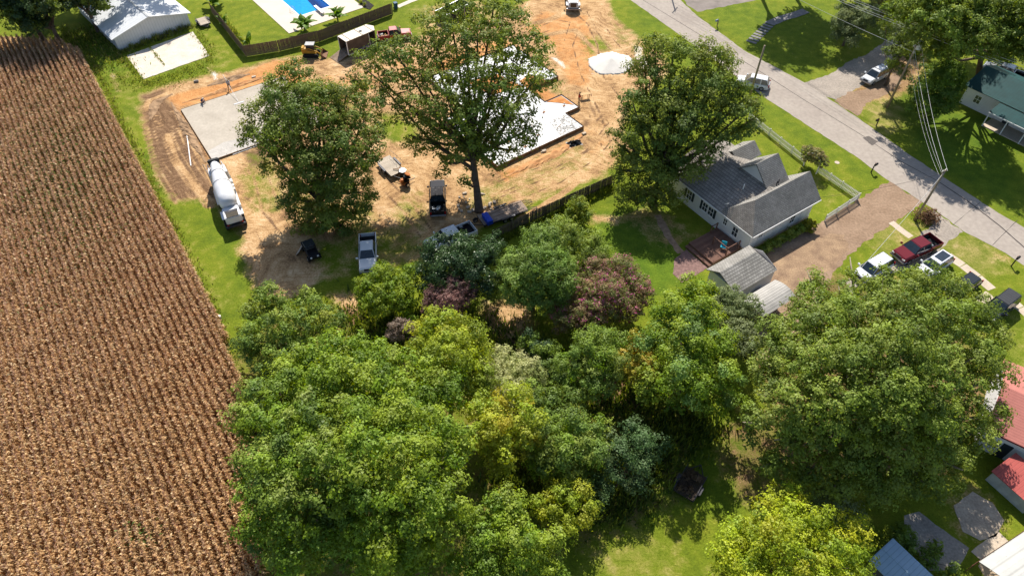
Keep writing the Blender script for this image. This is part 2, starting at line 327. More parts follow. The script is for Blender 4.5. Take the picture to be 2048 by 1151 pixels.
    for pts in [[(1150, 45), (1135, 90), (1150, 150), (1190, 220), (1215, 300)], [(1165, 45), (1180, 90), (1200, 160), (1240, 210)], [(1110, 50), (1040, 75), (960, 60)], [(1000, 50), (1090, 30), (1140, 40)], [(1230, 260), (1190, 310), (1110, 360), (1010, 400)], [(1215, 235), (1160, 300), (1080, 345), (1000, 375)],
                [(660, 130), (740, 140), (830, 120)], [(640, 150), (700, 165), (770, 150)], [(480, 400), (520, 440), (560, 520)], [(520, 350), (540, 420), (600, 480)], [(330, 230), (350, 300), (400, 380), (430, 420)], [(300, 250), (320, 330), (370, 400)], [(740, 300), (760, 360), (820, 420), (850, 470)], [(1180, 20), (1215, 80), (1260, 130)], [(700, 200), (740, 260), (760, 320)], [(360, 250), (400, 320), (440, 390)]]:
        q = [Vector(p) for p in gp(pts)]
        for s in (-.85, .85):
            off = []
            for i, p in enumerate(q):
                d = (q[min(i+1, len(q)-1)]-q[max(0, i-1)]).normalized(); off.append(tuple(p+Vector((-d.y, d.x))*s+Vector((tr_.uniform(-.3, .3), tr_.uniform(-.3, .3)))))
            d0 = sdist(off, X, Y, False); brk = .55+.45*np.sin(X*1.7+Y*1.1)*np.sin(Y*.9)
            k = np.clip(1-d0/.22, 0, 1)*brk; B[..., 0] = np.maximum(B[..., 0], k*1.15); k2 = np.clip(1-np.abs(d0-.42)/.2, 0, 1)*brk*.8; B[..., 0] *= 1-k2; A[..., 0] = np.maximum(A[..., 0], np.clip(1-d0/.5, 0, 1)*.8*(A[..., 0] > .2))
    # pale spilled sand and gravel
    for p, v in [([(1260, 85), (1285, 90), (1310, 140), (1285, 150), (1262, 120)], .6), ([(1096, 115), (1115, 112), (1140, 135), (1125, 140)], .7), ([(1165, 118), (1190, 145), (1215, 155), (1180, 150)], .6), ([(412, 135), (432, 143), (440, 160), (428, 160)], .9),
                 ([(1085, 290), (1140, 280), (1120, 310)], .4), ([(640, 500), (700, 520), (680, 545)], .4), ([(220, 140), (228, 150), (240, 185), (232, 185)], .8)]:
        area(B, 1, p, v, .9)
        area(A, 0, p, v, .8)
    # dry / yellow grass and lush shade grass
    for p, v in [([(1700, 450), (1780, 430), (1900, 470), (1960, 500), (1890, 520), (1820, 540)], .6), ([(1880, 480), (1960, 480), (2010, 530), (1950, 540)], .85), ([(1725, 200), (1790, 200), (1800, 250), (1760, 260)], .9), ([(1180, 1080), (1290, 1030), (1400, 1151), (1160, 1200)], .35),
                 ([(215, 120), (260, 150), (290, 180), (270, 300), (400, 520), (470, 600), (440, 640), (300, 380)], .3), ([(830, 20), (950, 0), (1000, 30), (860, 80)], .8), ([(1130, 350), (1220, 330), (1215, 365), (1120, 400)], .4), ([(1560, 300), (1700, 400), (1650, 420), (1600, 330)], .3), ([(1980, 640), (2060, 640), (2060, 800), (2010, 760)], .3), ([(400, 60), (480, 120), (440, 150), (390, 110)], .25)]:
        area(A, 2, p, v, 2.5)
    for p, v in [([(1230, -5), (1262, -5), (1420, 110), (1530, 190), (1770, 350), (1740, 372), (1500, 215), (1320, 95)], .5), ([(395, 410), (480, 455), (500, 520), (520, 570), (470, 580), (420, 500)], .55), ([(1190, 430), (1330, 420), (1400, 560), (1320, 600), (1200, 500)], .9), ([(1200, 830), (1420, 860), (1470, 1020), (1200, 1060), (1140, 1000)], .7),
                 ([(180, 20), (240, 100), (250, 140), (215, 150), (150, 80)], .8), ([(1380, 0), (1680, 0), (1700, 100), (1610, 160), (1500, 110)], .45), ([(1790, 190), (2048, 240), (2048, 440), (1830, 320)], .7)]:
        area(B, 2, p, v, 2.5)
    me = bpy.data.meshes.new('ground'); me.vertices.add(nx*ny); me.vertices.foreach_set('co', V.reshape(-1).astype(np.float32))
    i = np.arange((ny-1)*(nx-1)); r0 = i//(nx-1)*nx+i % (nx-1); q = np.stack([r0, r0+1, r0+nx+1, r0+nx], -1)
    # the pool is a real hole in the ground
    cx = (X[:-1, :-1]+X[1:, 1:])/2; cy = (Y[:-1, :-1]+Y[1:, 1:])/2
    hole = sdist(POOL_HOLE, cx, cy) < 0
    q = q[~hole.reshape(-1)]; k = len(q)
    me.loops.add(k*4); me.loops.foreach_set('vertex_index', q.reshape(-1).astype(np.int32)); me.polygons.add(k); me.polygons.foreach_set('loop_start', np.arange(0, k*4, 4, dtype=np.int32))
    for nm, M in (('maska', A), ('maskb', B)):
        a = me.color_attributes.new(nm, 'FLOAT_COLOR', 'POINT'); a.data.foreach_set('color', M.reshape(-1))
    me.materials.append(ground_material()); me.update(calc_edges=True); return struct(link('ground', me))
# pool frame: x along its short side, y along its length
POOL_O = P(600, 33); POOL_A = R(37.5)
def pool_pt(x, y): return tuple((POOL_O+Matrix.Rotation(POOL_A, 3, 'Z')@Vector((x, y, 0)))[:2])
POOL_HOLE = [pool_pt(x, y) for x, y in ((.1, .1), (5.8, .1), (5.8, 12.4), (.1, 12.4))]
build_ground()
# ================================================================ ROAD, DRIVES, PATHS
M_asph = mat('road asphalt', (.30, .258, .222), .9, scale=.22, bump=.3, bscale=25, fine=.1, col2=(.36, .315, .27), detail=9)
M_asph2 = mat('worn drive asphalt', (.26, .225, .19), .92, var=.2, scale=.45, bump=.4, bscale=14, col2=(.36, .31, .26), fine=.2)
M_brown = mat('brown gravel with straw', (.20, .13, .085), .95, scale=.8, bump=.6, bscale=16, col2=(.35, .24, .145), fine=.25, detail=8)
M_brown2 = mat('packed brown gravel', (.225, .15, .098), .95, scale=.4, bump=.5, bscale=18, col2=(.31, .215, .145), fine=.2)
M_conc = mat('old concrete', (.48, .40, .31), .9, var=.14, scale=.7, bump=.3, bscale=14, fine=.12)
M_patch = mat('dark asphalt patch', (.12, .105, .095), .9, var=.25, scale=5, bump=.4, bscale=30)
M_tar = mat('tar seam', (.07, .06, .055), .8, var=.2)
road_r = [(1318, -40), (1392, 30), (1488, 101), (1606, 164), (1712, 233), (1827, 315), (1997, 426), (2080, 472), (2300, 600)]
road_l = [(2300, 690), (2080, 552), (2010, 505), (1926, 462), (1868, 418), (1772, 358), (1715, 315), (1521, 190), (1403, 101), (1258, -2), (1210, -40)]
far = [(x, -240) for x in (900, 1000)]
sheet('road', wob(gp([(1060, -160)]+road_r+road_l+[(940, -160)]), .7, .07, 3), .012, M_asph, amp=.03)
def strip(name, pts, wd, z, m, seed=1, amp=.02):
    q = [Vector(p) for p in gp(pts)]; l = []; r = []
    for i, p in enumerate(q):
        d = (q[min(i+1, len(q)-1)]-q[max(0, i-1)]).normalized(); nn = Vector((-d.y, d.x)); l.append(tuple(p+nn*wd/2)); r.append(tuple(p-nn*wd/2))
    return sheet(name, l+r[::-1], z, m, .6, amp, seed)
strip('road_seam', [(1285, 0), (1400, 70), (1515, 140), (1600, 195), (1726, 272), (1800, 322), (1875, 362)], .10, .017, M_tar, 2)
strip('road_seam', [(1875, 362), (1935, 402), (2000, 452), (2060, 505), (2200, 620)], .16, .018, M_tar, 3)
strip('road_seam', [(1905, 450), (1960, 405)], .05, .017, M_tar, 4); strip('road_seam', [(1985, 490), (2035, 440)], .05, .017, M_tar, 5)
sheet('road_patch', gp([(1725, 276), (1737, 272), (1756, 284), (1744, 291)]), .021, M_patch, .3, .06, 5)
sheet('driveway', gp([(1779, 362), (1845, 405), (1808, 432), (1760, 462), (1700, 508), (1665, 545), (1640, 600), (1600, 680), (1530, 720), (1488, 660), (1510, 590), (1500, 520), (1540, 498), (1610, 462), (1650, 440), (1715, 398), (1745, 382)]), .006, M_brown2, .5, .22, 6)
sheet('driveway', gp([(1508, 520), (1570, 500), (1640, 470), (1690, 470), (1700, 500), (1660, 540), (1610, 590), (1560, 610), (1510, 590)]), .010, M_brown, .5, .35, 16)
sheet('driveway', gp([(1606, 166), (1660, 148), (1700, 122), (1735, 108), (1775, 78), (1800, 60), (1835, 70), (1800, 105), (1770, 150), (1730, 168), (1700, 185), (1672, 200), (1640, 188)]), .007, M_asph2, .5, .15, 7)
sheet('driveway', gp([(1668, 202), (1700, 183), (1728, 180), (1770, 155), (1800, 140), (1800, 170), (1770, 190), (1735, 205), (1715, 232), (1690, 218)]), .010, M_brown2, .5, .2, 8)
sheet('driveway', gp([(1868, 420), (1926, 464), (1905, 478), (1880, 498), (1870, 512), (1835, 530), (1790, 545), (1740, 560), (1700, 590), (1690, 560), (1790, 520), (1830, 480), (1850, 460), (1865, 450)]), .007, M_asph2, .5, .18, 9)
strip('pavement', [(1782, 444), (1800, 458), (1822, 474)], .9, .008, M_conc, 10, .08)
for a, b in [((1896, 510), (1925, 530)), ((1926, 531), (1955, 553)), ((1956, 554), (1984, 578)), ((2010, 590), (2040, 615)), ((2041, 616), (2075, 645))]:
    strip('pavement', [a, b], 1.15, .009, M_conc, 11, .05)
strip('path', [(1960, 605), (1983, 590)], 1.4, .008, M_conc, 12, .05)
strip('path', [(1315, 430), (1335, 470), (1362, 505)], .9, .007, mat('stepping path', (.30, .20, .13), .95, var=.3, scale=2, bump=.4), 13, .15)
# car park beyond the road, top edge of the frame
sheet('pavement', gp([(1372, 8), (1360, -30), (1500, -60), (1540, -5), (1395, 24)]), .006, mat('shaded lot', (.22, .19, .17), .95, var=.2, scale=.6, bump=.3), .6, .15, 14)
# concrete floors
pad = [(253, 112), (386, 64), (419, 112), (287, 159)]
sheet('concrete_pad', gp(pad), .05, mat('pale pad concrete', (.52, .45, .37), .9, scale=.6, bump=.3, bscale=10, col2=(.66, .585, .49), fine=.12), .5, .06, 15, thick=.1)
M_dcon = mat('weathered shade-toned concrete', (.24, .21, .185), .95, scale=.55, bump=.4, bscale=9, col2=(.38, .34, .29), fine=.2, detail=8)  # darker copy of the yard concrete, tree shade put into its colour
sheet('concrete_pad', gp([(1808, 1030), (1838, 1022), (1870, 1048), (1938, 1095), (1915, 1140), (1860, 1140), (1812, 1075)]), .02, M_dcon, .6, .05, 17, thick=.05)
sheet('concrete_pad', gp([(1907, 1010), (1945, 982), (1985, 1005), (2008, 1040), (1992, 1072), (1960, 1080), (1925, 1062)]), .03, mat('sunlit yard concrete', (.34, .275, .21), .95, scale=.6, bump=.4, bscale=9, col2=(.48, .40, .31), fine=.2, detail=8), .6, .08, 18, thick=.05)  # lighter copy of the yard concrete, sunlight put into its colour
strip('path', [(1960, 1120), (1985, 1100), (2015, 1080)], 1.7, .03, M_conc, 19, .1)
sheet('path', gp([(1956, 1130), (2048, 1072), (2080, 1090), (2080, 1200), (1990, 1200)]), .012, mat('carport floor', (.46, .35, .24), .95, var=.2, scale=1, bump=.3), .5, .1, 20)
# concrete steps and walk on the shaded lawn across the road
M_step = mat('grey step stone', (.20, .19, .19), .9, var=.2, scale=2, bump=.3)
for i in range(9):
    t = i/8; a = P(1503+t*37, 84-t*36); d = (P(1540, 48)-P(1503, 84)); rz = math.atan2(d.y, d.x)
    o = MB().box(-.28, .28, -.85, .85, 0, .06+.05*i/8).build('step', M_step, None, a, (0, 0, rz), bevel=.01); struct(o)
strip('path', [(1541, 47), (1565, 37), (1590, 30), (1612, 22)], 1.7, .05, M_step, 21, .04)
# ================================================================ TREES AND PLANTS
M_leaf = leaf_mat('leaves'); M_gloss = leaf_mat('glossy leaves', .25, .35)
M_bark = mat('bark', (.13, .095, .07), .95, var=.35, scale=2.5, bump=.8, bscale=9)
M_bark2 = mat('pale bark', (.30, .24, .18), .95, var=.3, scale=2.5, bump=.6, bscale=9)
LEAFK = 1.6; NQ = [0]
def unit(n):
    d = rng.normal(size=(n, 3)); return d/np.linalg.norm(d, axis=1)[:, None]
def leaves_at(c, nrm, L, wd, col):
    n = len(c); t = unit(n); t -= (t*nrm).sum(1)[:, None]*nrm; t /= np.linalg.norm(t, axis=1)[:, None]+1e-6; s = np.cross(nrm, t)
    L = L[:, None]; q = np.empty((n, 3, 3)); q[:, 0] = c-t*L*.5; q[:, 1] = c+t*L*.3+s*wd*L*.62-nrm*L*.06; q[:, 2] = c+t*L*.3-s*wd*L*.62-nrm*L*.06
    return q
def crown_quads(lobes, pal, leaf, cr, dens=1., fill=1., up=.3, ragged=.2, tipcol=None, tipp=0., wd=.62, core=1.):
    """lobes: (centre, rx, rz). Domed leaf clumps spaced out over the lobes' shells, dark gaps between them"""
    Q = []; Cc = []; pal = np.array(pal); cen = np.array([l[0] for l in lobes], float); sk_ = np.array([max(.45*l[1], l[1]-.5*cr)/l[1] for l in lobes]); rx = np.array([l[1] for l in lobes])*sk_; rz = np.array([l[2] for l in lobes])*sk_
    cs = []; ds = []
    for i in range(len(lobes)):
        area = 4*math.pi*rx[i]**1.3*rz[i]**.7; k = max(8, int(2.2*area/(cr*cr)))
        d = unit(k); d = d[(d[:, 2] > -.3) | (rng.random(len(d)) < up)]; k = len(d)
        rad = np.where(rng.random(k) < .8, rng.uniform(.85, 1.0+ragged, k), rng.uniform(.3, .7, k))
        cc = cen[i]+d*np.stack([rx[i]*rad, rx[i]*rad, rz[i]*rad], 1); keep = np.ones(k, bool)
        for j in range(len(lobes)):
            if j != i:
                e = (cc-cen[j])/np.array([rx[j], rx[j], rz[j]]); keep &= (e**2).sum(1) > .5
        cs.append(cc[keep]); ds.append(d[keep])
    cs = np.concatenate(cs); ds = np.concatenate(ds); o = rng.permutation(len(cs)); cs, ds = cs[o], ds[o]
    md2 = (1.22*cr)**2/dens; acc = np.empty((0, 3)); ai = []
    for i in range(len(cs)):
        if len(ai) == 0 or ((acc[:len(ai)]-cs[i])**2).sum(1).min() > md2:
            if len(ai) >= len(acc): acc = np.concatenate([acc, np.zeros((256, 3))])
            acc[len(ai)] = cs[i]; ai.append(i)
    cc = cs[ai]; d = ds[ai]; k = len(cc)
    crr = cr*rng.uniform(.65, 1.25, k); m = np.maximum(10, (fill*LEAFK*10.5*(crr/leaf)**2).astype(int))
    tint = pal[rng.integers(0, len(pal), k)]*rng.uniform(.82, 1.18, k)[:, None]
    idx = np.repeat(np.arange(k), m); n = len(idx)
    NT = 16; td = unit(k*NT).reshape(k, NT, 3); td[:, :, 2] = np.where(td[:, :, 2] < -.15, -td[:, :, 2]*.8, td[:, :, 2])
    tr_ = crr[:, None]*rng.uniform(.55, 1.12, (k, NT)); tv = rng.uniform(.8, 1.2, (k, NT)); ti = rng.integers(0, NT, n); u = td[idx, ti]
    g3 = rng.normal(size=(n, 3)); pos = cc[idx]+(u*tr_[idx, ti][:, None]+g3*(.20*crr[idx])[:, None])*np.array([1, 1, .85])
    nr = .75*u+.2*d[idx]+.25*g3+np.array([0, .05, .35])+.38*rng.normal(size=(n, 3)); nr /= np.linalg.norm(nr, axis=1)[:, None]
    col = tint[idx]*(tv[idx, ti]*rng.uniform(.8, 1.2, n))[:, None]
    if tipp:
        h = (rng.random(n) < tipp*np.clip(u[:, 2]+.3, 0, 1)*(rng.random(k) < .6)[idx]*1.6); col[h] = np.array(tipcol)*rng.uniform(.7, 1.3, h.sum())[:, None]
    Q = leaves_at(pos, nr, leaf*rng.uniform(.7, 1.35, n), wd, col)
    # inner filler leaves, added to block light and toned darker for core shade
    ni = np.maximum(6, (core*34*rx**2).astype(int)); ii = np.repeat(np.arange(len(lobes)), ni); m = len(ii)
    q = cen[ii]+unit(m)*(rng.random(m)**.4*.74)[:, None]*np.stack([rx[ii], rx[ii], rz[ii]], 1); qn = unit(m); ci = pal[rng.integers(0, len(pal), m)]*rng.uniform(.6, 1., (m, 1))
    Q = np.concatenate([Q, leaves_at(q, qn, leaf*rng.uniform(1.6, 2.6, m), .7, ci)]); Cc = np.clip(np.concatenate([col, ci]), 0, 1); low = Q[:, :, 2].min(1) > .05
    Q, Cc = Q[low], Cc[low]; NQ[0] += len(Q); return Q, Cc
def tree(name, label, cat, lobes, pal, leaf=0.26, cr=.95, lk=1., dens=1., fill=1., base=None, tr=.25, bark=None, group=None, mt=None, limbs=True, **k):
    lobes = [(np.array(l[0], float), l[1]*lk, (l[2] if len(l) > 2 else l[1]*.85)*(lk if lk == 1 else lk*1.25)) for l in lobes]
    cen = np.mean([l[0] for l in lobes], 0); b = Vector((cen[0], cen[1], 0)) if base is None else Vector(base)
    t = thing(name, label, cat, b, 0, group); off = np.array(b)
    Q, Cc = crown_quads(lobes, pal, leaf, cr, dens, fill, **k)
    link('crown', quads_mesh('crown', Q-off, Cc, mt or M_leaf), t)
    top = Vector(cen-off); top.z *= .85; bk = bark or M_bark
    r = random.Random(len(label)); mid = Vector((top.x*.25+r.uniform(-.2, .2), top.y*.25, top.z*.45))
    tk = MB().tube([(0, 0, -.05), (0, 0, .25), (mid.x*.5, mid.y*.5, mid.z*.5), mid, top], [tr*1.45, tr*1.1, tr*.9, tr*.75, tr*.35], 9).build('trunk', bk, t, smooth=True)
    if limbs:
        for c, a, h in lobes:
            e = Vector(c-off); s0 = mid.lerp(top, r.uniform(0, .5)) if e.z > mid.z else Vector((0, 0, 1)).lerp(mid, .6)
            if (e-s0).length < .8: continue
            m1 = s0.lerp(e, .5)+Vector((r.uniform(-.4, .4), r.uniform(-.4, .4), -.08*(e-s0).length)); e2 = s0.lerp(e, 1.12)
            mb = MB().tube([s0, m1, e, e2+Vector((0, 0, .3))], [tr*.5, tr*.36, tr*.2, tr*.06], 6)
            for q in range(3):
                dd = Vector(unit(1)[0]); dd.z = abs(dd.z)*.6; mb.tube([m1.lerp(e, .3+.25*q), m1.lerp(e, .3+.25*q)+dd*a*.5, m1.lerp(e, .3+.25*q)+dd*a*.85+Vector((0, 0, .3))], [tr*.2, tr*.12, tr*.04], 4)
            mb.build('limb', bk, tk, smooth=True)
    return t
def bush(name, label, cat, lobes, pal, leaf=0.192, cr=.45, **k): return tree(name, label, cat, lobes, pal, leaf, cr, tr=k.pop('tr', .06), **k)
def L(px, py, z, r, rz=None): return (P(px, py, z)+Vector((0, 0, rnd.uniform(-.5, .5)*min(1, r/2))), r*1.03, rz or r*1.1)
OAK = [(0.137, 0.189, 0.026), (0.163, 0.215, 0.031), (0.195, 0.234, 0.039), (0.111, 0.169, 0.029)]
BRIGHT = [(.165, .255, .018), (.20, .285, .022), (.125, .205, .016), (.235, .305, .03)]
MID = [(0.150, 0.221, 0.029), (0.182, 0.260, 0.034), (0.124, 0.195, 0.031), (0.221, 0.280, 0.046)]
YG = [(0.291, 0.347, 0.025), (0.358, 0.386, 0.029), (0.235, 0.308, 0.022)]
PECAN = [(.17, .235, .03), (.20, .26, .036), (.14, .20, .03), (.23, .285, .048)]
YEL = [(.28, .355, .016), (.335, .385, .018), (.22, .31, .018), (.37, .385, .022)]
DARK = [(0.042, 0.082, 0.026), (0.054, 0.096, 0.031), (0.034, 0.067, 0.029)]
GREY = [(0.168, 0.210, 0.084), (0.204, 0.240, 0.102), (0.138, 0.180, 0.066)]
PALE = [(0.363, 0.396, 0.143), (0.286, 0.330, 0.099), (0.440, 0.451, 0.198)]
PLUM = [(0.216, 0.115, 0.101), (0.284, 0.155, 0.135), (0.176, 0.095, 0.088)]
# ---- three big oaks on the building site (lobes placed in the vertical plane of the trunk, nearer or farther by dy)
def oak(label, base, spots, r0, back=6., **k):
    b = P(*base); lob = []
    for s in spots:
        x, y, dy = s[:3]; r = s[3] if len(s) > 3 else r0
        lob.append((PY(x, y, b.y+dy+back), r*1.1, r*.98))
    return tree('oak_tree', label, 'tree', lob, OAK, base=b, tr=.5, core=.15, group='big oaks on the building site', **k)
oak('large spreading oak whose bare lower trunk stands beside the blue toolbox trailer', (958, 420),
    [(930, 45, 8), (985, 30, 9), (870, 85, 6), (1000, 70, 6), (955, 95, 4), (800, 120, 4), (745, 150, 3, 2.6), (1050, 105, 4, 2.8), (1070, 160, 1, 2.6), (920, 150, 2), (850, 165, 2), (990, 160, 0), (780, 190, 0, 2.4), (900, 215, -1), (830, 225, -1, 2.6), (960, 235, -2), (1030, 215, -2, 2.5), (1045, 265, -3, 2.0), (860, 285, -3, 2.3), (915, 290, -3, 2.5), (975, 300, -3, 2.3), (830, 275, -3, 1.8), (945, 335, -3, 1.5), (905, 60, 8, 2.6), (880, 245, -2, 2.6), (940, 265, -3, 2.6), (1000, 250, -2, 2.6), (870, 120, 5), (960, 190, 1), (1010, 120, 4), (1020, 300, -3, 1.8), (890, 325, -3, 1.8), (930, 365, -3, 1.0)],
    3.0, leaf=0.296, cr=1.15, dens=.85, fill=.72)
oak('rounded dark oak standing between the cement mixer and the flatbed with black drum', (652, 452),
    [(600, 160, 8, 2.0), (560, 190, 6, 2.0), (640, 190, 6, 2.2), (585, 215, 4, 2.6), (530, 235, 3, 2.4), (690, 205, 4, 2.2), (640, 240, 2, 2.8), (510, 270, 1, 1.8), (560, 270, 1, 2.6), (720, 260, 1, 2.4), (670, 285, 0, 2.8), (600, 300, 0, 2.6), (735, 300, -1, 1.8), (545, 315, -1, 1.8), (640, 340, -2, 2.8), (700, 340, -2, 2.6), (610, 380, -2, 2.4), (665, 395, -3, 2.8), (720, 385, -2, 2.0), (595, 415, -2, 1.8), (640, 435, -3, 2.0), (700, 430, -3, 2.0), (560, 345, -1, 1.2), (655, 450, -4, 1.8), (615, 445, -3, 1.6), (685, 455, -4, 1.5), (580, 395, -2, 1.5), (735, 420, -2, 1.4)],
    2.4, leaf=0.266, cr=1.25, dens=1.2, fill=1.05, back=3.0)
oak('tall open oak leaning over the white house roof', (1305, 408),
    [(1310, 100, 9, 1.8), (1345, 120, 8, 2.0), (1290, 140, 8, 2.0), (1400, 115, 8, 2.2), (1440, 130, 8, 1.9), (1370, 160, 6, 2.6), (1300, 185, 5, 2.4), (1430, 170, 6, 2.6), (1476, 178, 6, 1.4), (1340, 210, 4, 2.8), (1270, 220, 3, 2.0), (1400, 215, 4, 2.8), (1465, 220, 4, 2.4), (1500, 212, 4, 1.1), (1300, 260, 2, 2.6), (1370, 265, 2, 2.8), (1250, 275, 1, 1.8), (1440, 265, 2, 2.0), (1495, 245, 3, 1.6), (1330, 310, 0, 2.6), (1270, 320, 0, 2.2), (1395, 305, 0, 2.0), (1240, 340, -1, 1.5), (1300, 360, -2, 2.4), (1350, 350, -1, 1.8), (1255, 385, -2, 1.5), (1325, 395, -3, 1.2), (1290, 395, -3, 1.3), (1245, 295, 1, 1.2), (1275, 405, -3, 1.5), (1305, 415, -4, 1.4), (1335, 400, -3, 1.4), (1240, 400, -3, 1.1), (1380, 340, -1, 1.6), (1420, 310, 0, 1.5)],
    2.4, leaf=0.266, cr=1.25, dens=1.2, fill=1., back=1.5)
G = 'trees and tall shrubs of the thicket'
# ---- thicket at the bottom
tree('hackberry_tree', 'olive green rounded tree at the edge of the corn, above the other thicket crowns', 'tree', [L(540, 610, 5, 2.2), L(620, 620, 5, 2.2), L(508, 640, 4.5, 1.6), L(575, 660, 6, 2.6), L(650, 650, 5, 2.0), L(510, 690, 5, 2.2), L(580, 720, 5, 2.4), L(480, 660, 3, 1.1), L(530, 740, 4, 1.8)], MID+[(.22, .25, .03)], leaf=0.207, cr=.75, lk=.82, group=G)
tree('maple_tree', 'broad light green tree directly south of the olive rounded tree', 'tree', [L(620, 730, 9, 2.6), L(690, 710, 9.5, 2.6), L(760, 730, 10, 2.8), L(830, 760, 9.5, 2.6), L(680, 780, 11, 3.0), L(760, 800, 11.5, 3.0), L(840, 810, 10.5, 2.6), L(590, 770, 9, 2.4), L(880, 800, 9, 2.2), L(720, 760, 11, 2.6)], BRIGHT, leaf=0.222, cr=.85, lk=.77, tr=.32, group=G)
tree('sweetgum_tree', 'huge bright green tree overhanging the corn rows at the bottom', 'tree', [L(525, 800, 10, 2.0), L(505, 860, 10, 2.0), L(560, 860, 12, 2.8), L(630, 850, 12.5, 2.6), L(500, 930, 9.5, 2.0), L(560, 940, 12, 2.8), L(640, 930, 13, 2.8), L(515, 1000, 9, 2.0), L(580, 1020, 11, 2.8), L(650, 1010, 12, 2.6), L(520, 1060, 8, 2.0), L(600, 1090, 9.5, 2.6), L(560, 790, 11, 2.2), L(670, 1080, 9, 2.4)], BRIGHT+MID, leaf=0.222, cr=.85, lk=.77, tr=.42, group=G)
tree('sweetgum_tree', 'huge bright green tree between the corn-side giant and the yellowing vine trees', 'tree', [L(720, 860, 13, 2.8), L(790, 850, 13, 2.6), L(860, 870, 12, 2.6), L(730, 930, 14, 2.8), L(810, 930, 14, 2.8), L(880, 930, 12, 2.4), L(740, 1010, 12.5, 2.8), L(820, 1010, 13, 2.8), L(890, 1000, 11, 2.2), L(780, 1080, 11, 2.8), L(860, 1070, 10, 2.2), L(920, 880, 10, 2.0), L(720, 1110, 8, 2.0), L(830, 1120, 8, 2.0)], BRIGHT+YG[2:], leaf=0.222, cr=.85, lk=.77, tr=.42, group=G)
tree('elm_tree', 'yellow green tree just right of the broad light green tree, below the plum', 'tree', [L(880, 665, 7, 2.2), L(930, 690, 7, 2.4), L(850, 700, 6.5, 2.0), L(900, 730, 8, 2.6), L(945, 750, 7, 2.2), L(870, 770, 7, 2.2), L(930, 790, 6, 1.8), L(840, 670, 5, 1.4)], YG+[(.19, .25, .02)], leaf=0.207, cr=.75, lk=.82, tr=.24, group=G)
tree('privet_shrub', 'pale whitish green airy shrub in the middle of the thicket', 'shrub', [L(1000, 735, 4, 1.8), L(1045, 750, 4, 2.0), L(990, 775, 4, 1.8), L(1030, 790, 3.6, 1.8)], PALE, leaf=0.148, cr=.5, fill=.8, tr=.1, group=G)
tree('sumac_tree', 'tree with orange and yellow tinged leaves left of the vine tangle', 'tree', [L(975, 825, 7, 2.0), L(1030, 815, 6.5, 2.0), L(990, 870, 7, 2.2), L(1045, 860, 6.5, 2.0), L(1000, 910, 6, 1.8)], YG+[(.40, .36, .03), (.30, .33, .03)], leaf=0.192, cr=.75, lk=.82, tr=.18, group=G)
tree('mulberry_tree', 'mid green vine covered tree right of the orange tinged tree', 'tree', [L(1090, 870, 5, 2.0), L(1140, 860, 4.6, 2.0), L(1120, 910, 4.6, 2.1), L(1170, 910, 3.8, 1.9), L(1080, 920, 4.5, 1.8), L(1190, 870, 4, 1.8), L(1150, 950, 3.2, 1.7)], MID+BRIGHT[:1], leaf=0.192, cr=.75, lk=.82, tr=.2, group=G)
tree('cedar_tree', 'bluish dark green tree at the right end of the thicket beside the mown clearing', 'tree', [L(1235, 900, 3.6, 1.7, 1.4), L(1270, 880, 3.6, 1.7, 1.4), L(1280, 930, 3, 1.6, 1.2), L(1230, 955, 2.6, 1.5, 1.1), L(1300, 900, 3, 1.5), L(1200, 975, 2.4, 1.4, 1.0), L(1275, 962, 2.2, 1.1, .8)], [(.07, .13, .04), (.09, .15, .05), (.12, .17, .06)], leaf=0.192, cr=.9, tr=.2, group=G)
tree('young_elm_tree', 'small bright yellow green tree at the left tip of the mown clearing', 'tree', [L(1120, 1000, 4, 1.7), L(1160, 1005, 3.6, 1.5), L(1130, 1035, 3.6, 1.5), L(1095, 1010, 4, 1.4), L(1165, 1035, 3, 1.1)], YG, leaf=0.178, cr=.75, tr=.14, group=G)
tree('locust_tree', 'yellowish green tree at the bottom edge below the small bright tree', 'tree', [L(1010, 1030, 7, 2.0), L(960, 1060, 7, 2.0), L(1030, 1090, 7.5, 2.2), L(970, 1110, 7, 2.2), L(1080, 1110, 6, 2.0), L(1000, 1140, 6.5, 2.0), L(930, 1130, 6, 1.8), L(1100, 1160, 4, 1.8)], YG[2:]+BRIGHT, leaf=0.200, cr=.75, lk=.82, tr=.22, group=G)
tree('box_elder_tree', 'mid green rounded tree below the pink crape myrtle', 'tree', [L(1180, 700, 5.5, 1.8), L(1150, 730, 5, 1.6), L(1210, 730, 5.5, 1.8), L(1185, 760, 5, 1.8), L(1140, 770, 4, 1.5), L(1220, 690, 5, 1.5)], MID+BRIGHT[2:3], leaf=0.178, cr=.75, tr=.15, group=G)
tree('sapling_tree', 'low dark green sapling left of the mid green rounded tree', 'tree', [L(1090, 710, 3, 1.3), L(1060, 690, 2.8, 1.2), L(1110, 735, 3.4, 1.3), L(1085, 745, 3, 1.2)], MID[:3]+DARK[:1], leaf=0.178, cr=.5, tr=.08, group=G)
tree('sassafras_tree', 'small tree with orange yellow top right below the crape myrtle', 'tree', [L(1270, 690, 4.5, 1.4), L(1255, 725, 4.5, 1.4), L(1290, 740, 5, 1.5)], [(.32, .29, .03), (.42, .32, .04), (.22, .25, .03)], leaf=0.178, cr=.5, tr=.1, group=G)
tree('thicket_shrub', 'low green shrub below the pale airy shrub', 'shrub', [L(1080, 800, 4, 1.6), L(1120, 810, 4, 1.6), L(1070, 840, 4, 1.5), L(1140, 800, 4.2, 1.4)], MID, leaf=0.185, cr=.75, tr=.08, group=G)
